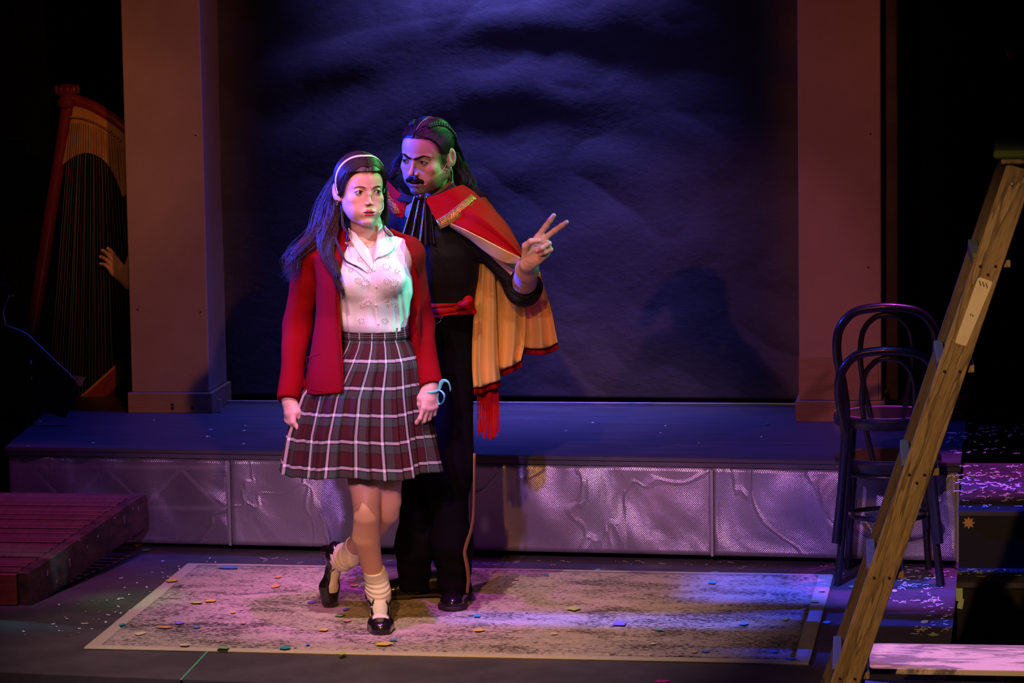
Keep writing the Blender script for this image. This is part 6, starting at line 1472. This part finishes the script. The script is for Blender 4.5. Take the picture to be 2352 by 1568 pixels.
def seqband(L1, L2, n1, seed):
    A1 = cr_curve(L1, 8); A2 = cr_curve(L2, 8); sb = sheet('sequin_band', np.stack([A1, (A1+A2)/2, A2]), M_seqb, mn, .004); b = MB(); r = np.random.default_rng(seed); k_ = len(A1)
    for i in range(n1):
        for j in range(6):
            t = (i+.5*(j % 2)+r.uniform(.2, .8))/(n1+1)*(k_-1); i0 = int(t); fr_ = t-i0; s_ = (j+.5)/6; p = (A1[i0]*(1-fr_)+A1[min(i0+1, k_-1)]*fr_)*(1-s_)+(A2[i0]*(1-fr_)+A2[min(i0+1, k_-1)]*fr_)*s_
            b.ball(p-CF*.0035+CR*r.uniform(-.001, .001), (r.uniform(.0014, .0026),)*3, 5)
    b.build('sequins', M_seq, sb, False, 'stuff', False)
seqband([A(1002, 506, .618), A(1028, 490, .62), A(1058, 466, .64), A(1082, 446, .685)], [A(1012, 526, .612), A(1040, 512, .615), A(1074, 486, .635), A(1100, 462, .685)], 34, 1)
seqband([A(884, 448, .72), A(892, 466, .70), A(900, 482, .68), A(905, 492, .67)], [A(892, 440, .725), A(902, 458, .70), A(914, 476, .675), A(920, 490, .665)], 16, 2)
def drape(name, C, m, n=9, mm=9, amp=0., k_=3., ph=0., th=.004, dirx=1):
    G = cr_patch(C, n, mm); a, b = G.shape[:2]; u, v_ = np.meshgrid(np.linspace(0, 1, a), np.linspace(0, 1, b), indexing='ij')
    w = np.sin(2*math.pi*k_*(v_ if dirx else u)+ph+1.3*(u if dirx else v_)); G = G-CF*(amp*w*(.3+.7*(u if dirx else v_)))[..., None]; return sheet(name, G, m, mn, th)
drape('cape_shoulder', [[A(1030, 508, .625), A(1062, 484, .63), A(1096, 456, .69), A(1118, 456, .80), A(1120, 470, .90)], [A(1068, 526, .605), A(1102, 500, .62), A(1128, 480, .69), A(1142, 490, .80), A(1140, 500, .90)], [A(1118, 550, .600), A(1142, 530, .62), A(1160, 515, .69), A(1170, 525, .80), A(1165, 540, .90)], [A(1160, 574, .600), A(1176, 560, .62), A(1184, 550, .69), A(1188, 560, .80), A(1182, 575, .88)], [A(1194, 592, .600), A(1198, 585, .62), A(1200, 580, .69), A(1200, 590, .80), A(1195, 600, .86)]], [M_redv, M_lin], 12, 12, .010, 4.2, .6, dirx=1)
# rolled edge of the lining along the front of the shoulder fall
drape('cape_edge_lining', [[A(1036, 513, .612), A(1068, 527, .592), A(1118, 552, .585), A(1160, 574, .582), A(1196, 592, .585)], [A(1034, 517, .622), A(1074, 538, .600), A(1120, 566, .592), A(1160, 590, .590), A(1192, 600, .592)], [A(1034, 520, .635), A(1080, 550, .615), A(1118, 580, .605), A(1158, 602, .60), A(1190, 604, .60)]], [M_lin, M_lin], 7, 8, .004, 1.5, .3, dirx=1)
# hanging part: three overlapping falls, gold side towards the audience, red outside showing as a hem
yb = .84
falls = [
 ([[(1180, 590), (1200, 590), (1222, 600), (1240, 625)], [(1184, 650), (1208, 650), (1232, 650), (1250, 660)], [(1190, 715), (1216, 712), (1246, 712), (1266, 712)], [(1194, 765), (1222, 764), (1254, 762), (1275, 757)], [(1198, 796), (1226, 800), (1258, 797), (1281, 786)]], .86, .010, 1.6, .2),
 ([[(1108, 575), (1135, 590), (1165, 600), (1200, 610)], [(1108, 650), (1138, 655), (1170, 660), (1206, 660)], [(1108, 730), (1140, 732), (1172, 730), (1208, 722)], [(1108, 800), (1140, 800), (1172, 795), (1205, 785)], [(1110, 846), (1140, 850), (1170, 842), (1196, 828)]], .835, .012, 2.1, 1.1),
 ([[(1098, 600), (1108, 600), (1120, 606), (1135, 612)], [(1092, 680), (1104, 682), (1120, 684), (1140, 684)], [(1086, 770), (1100, 772), (1120, 772), (1142, 770)], [(1085, 840), (1100, 842), (1122, 842), (1146, 838)], [(1088, 890), (1104, 888), (1126, 880), (1150, 872)]], .805, .009, 1.7, 2.2)]
for C, y0, am, k_, ph in falls:
    drape('cape_fall', [[A(x, y, y0) for x, y in row] for row in C], [M_lin, M_lin], 9, 12, am*1.7, k_*1.25, ph, .003)
    back = [[A(x+(1 if i == 4 else 0), y+(15 if i == 4 else 0), y0+.030) for x, y in row] for i, row in enumerate(C)]
    drape('cape_outside', back, [M_redv, M_redv], 9, 12, am*1.7, k_*1.25, ph, .004)
# shoes
def mshoe(o, fwd, name='dress_shoe'):
    F = FootFrame(o, fwd, (0, 0, 1), 1.18)
    def fn(P):
        Q = (P-F.o)@F.R/F.s; d = union([ell(Q, (0, -.155, .040), (.031, .036, .040)), rcone(Q, (0, -.135, .050), (.0, -.04, .042), .034, .034), rcone(Q, (0, -.03, .030), (.004, .050, .020), .040, .030), ell(Q, (.002, .062, .020), (.034, .040, .024))], .02)-.0
        d = np.maximum(d, .010-Q[:, 2]); d = np.maximum(d, Q[:, 2]-.088); lace = .0014*np.sin(Q[:, 1]*320)*(np.abs(Q[:, 0]) < .014)*(Q[:, 1] < .0)*(Q[:, 1] > -.08)*(Q[:, 2] > .04); return (d-lace)*F.s
    def sole(P):
        Q = (P-F.o)@F.R/F.s; d = union([ell(Q, (0, -.155, .010), (.035, .038, .06)), rcone(Q, (0, -.14, .01), (.002, .04, .01), .036, .042), ell(Q, (.002, .062, .01), (.040, .046, .05))], .02); arch = np.where((Q[:, 1] < -.03) & (Q[:, 1] > -.115), .006, .0); return np.maximum(np.maximum(d, Q[:, 2]-.0145), arch-Q[:, 2])*F.s
    lo_, hi_ = bounds([F.w((x, y, z)) for x in (-.04, .04) for y in (-.19, .10) for z in (0, .09)], .03)
    s_ = cloth_obj(name, fn, lo_, hi_, .0036, M_shoe, mn, slack=1.2); lo_[2] = -.01; cloth_obj('shoe_sole', sole, lo_, hi_, .0036, mat('sole_dark', (.03, .022, .018), .6), mn, slack=1.2)
mshoe(Z(920, 1380)+V3(0, 0, .012), nrm(Z(888, 1372)-Z(985, 1368))); mshoe(Z(1043, 1396)+V3(0, 0, .012), nrm(V3(.12, -1, 0)))

# ================================================================== HARPIST behind the pillar
hr = empty('person', V3(-.50, 3.42, 0), 'mostly hidden harpist behind the left pillar, one hand reaching to the harp strings', 'person')
hw = A(287, 640, 3.30); he = V3(-.52, 3.36, hw[2]-.22); hs = V3(-.42, 3.42, 1.12)
hnd = hand_prims(hw, nrm(A(255, 600, 3.28)-hw), nrm(A(270, 560, 3.28)-A(262, 600, 3.28)), V3(.3, -.6, -.5), .92, [(.25, .35, .2), (.3, .4, .2), (.35, .45, .3), (.4, .5, .3)], spread=[.15, .1, .0, -.1], thumb=[(.02, .022, .010), (.040, .045, .012), (.055, .065, .012), (.070, .080, .012)])
def hbody(P):
    d = ell(P, (-.42, 3.45, .85), (.15, .11, .28)); d = smin(d, rcone(P, (-.42, 3.45, 1.12), (-.42, 3.45, 1.22), .06, .05), .04); d = smin(d, ell(P, (-.42, 3.43, 1.33), (.075, .095, .115)), .02)
    d = smin(d, chain(P, [hs, he, hw+(he-hw)*.25], [.05, .045, .036], .02), .03); d = smin(d, chain(P, [(-.36, 3.45, .62), (-.50, 3.30, .60), (-.52, 3.32, .44)], [.08, .06, .04], .02), .03); return smin(d, chain(P, [(-.34, 3.45, .62), (-.36, 3.30, .60), (-.34, 3.32, .44)], [.08, .06, .04], .02), .03)
v, f = polygonise(hbody, (-.70, 3.22, .40), (-.20, 3.60, 1.47), .012, 1.1)
pts = np.concatenate([np.array(p) for p, _, _ in hnd]); lo, hi = bounds(pts, .04); hv2, hf2 = polygonise(hand_fn(hnd, lambda P: rcone(P, hw+(he-hw)*.3, hw, .029, .025)), lo, hi, .0035)
joinmesh('body', [(hv2, hf2, (.60, .38, .28))], M_skin, hr); cloth_obj('black_clothes', lambda P: np.maximum(hbody(P)-.004, (P-(hw+(he-hw)*.12))@nrm(hw-he)), (-.75, 3.20, .40), (-.18, 3.62, 1.22), .010, M_shirt, hr)
npmesh('head', v[v[:, 2] > -9], f, M_hairm, hr, True)
b = MB(); b.lathe([(.16, .0), (.16, .04), (.03, .05), (.03, .10), (.14, .12)], (-.38, 3.45, HD), 20); o = b.build('stool', M_stand, None, True); tag(o, 'low black stool hidden behind the left pillar', 'stool')
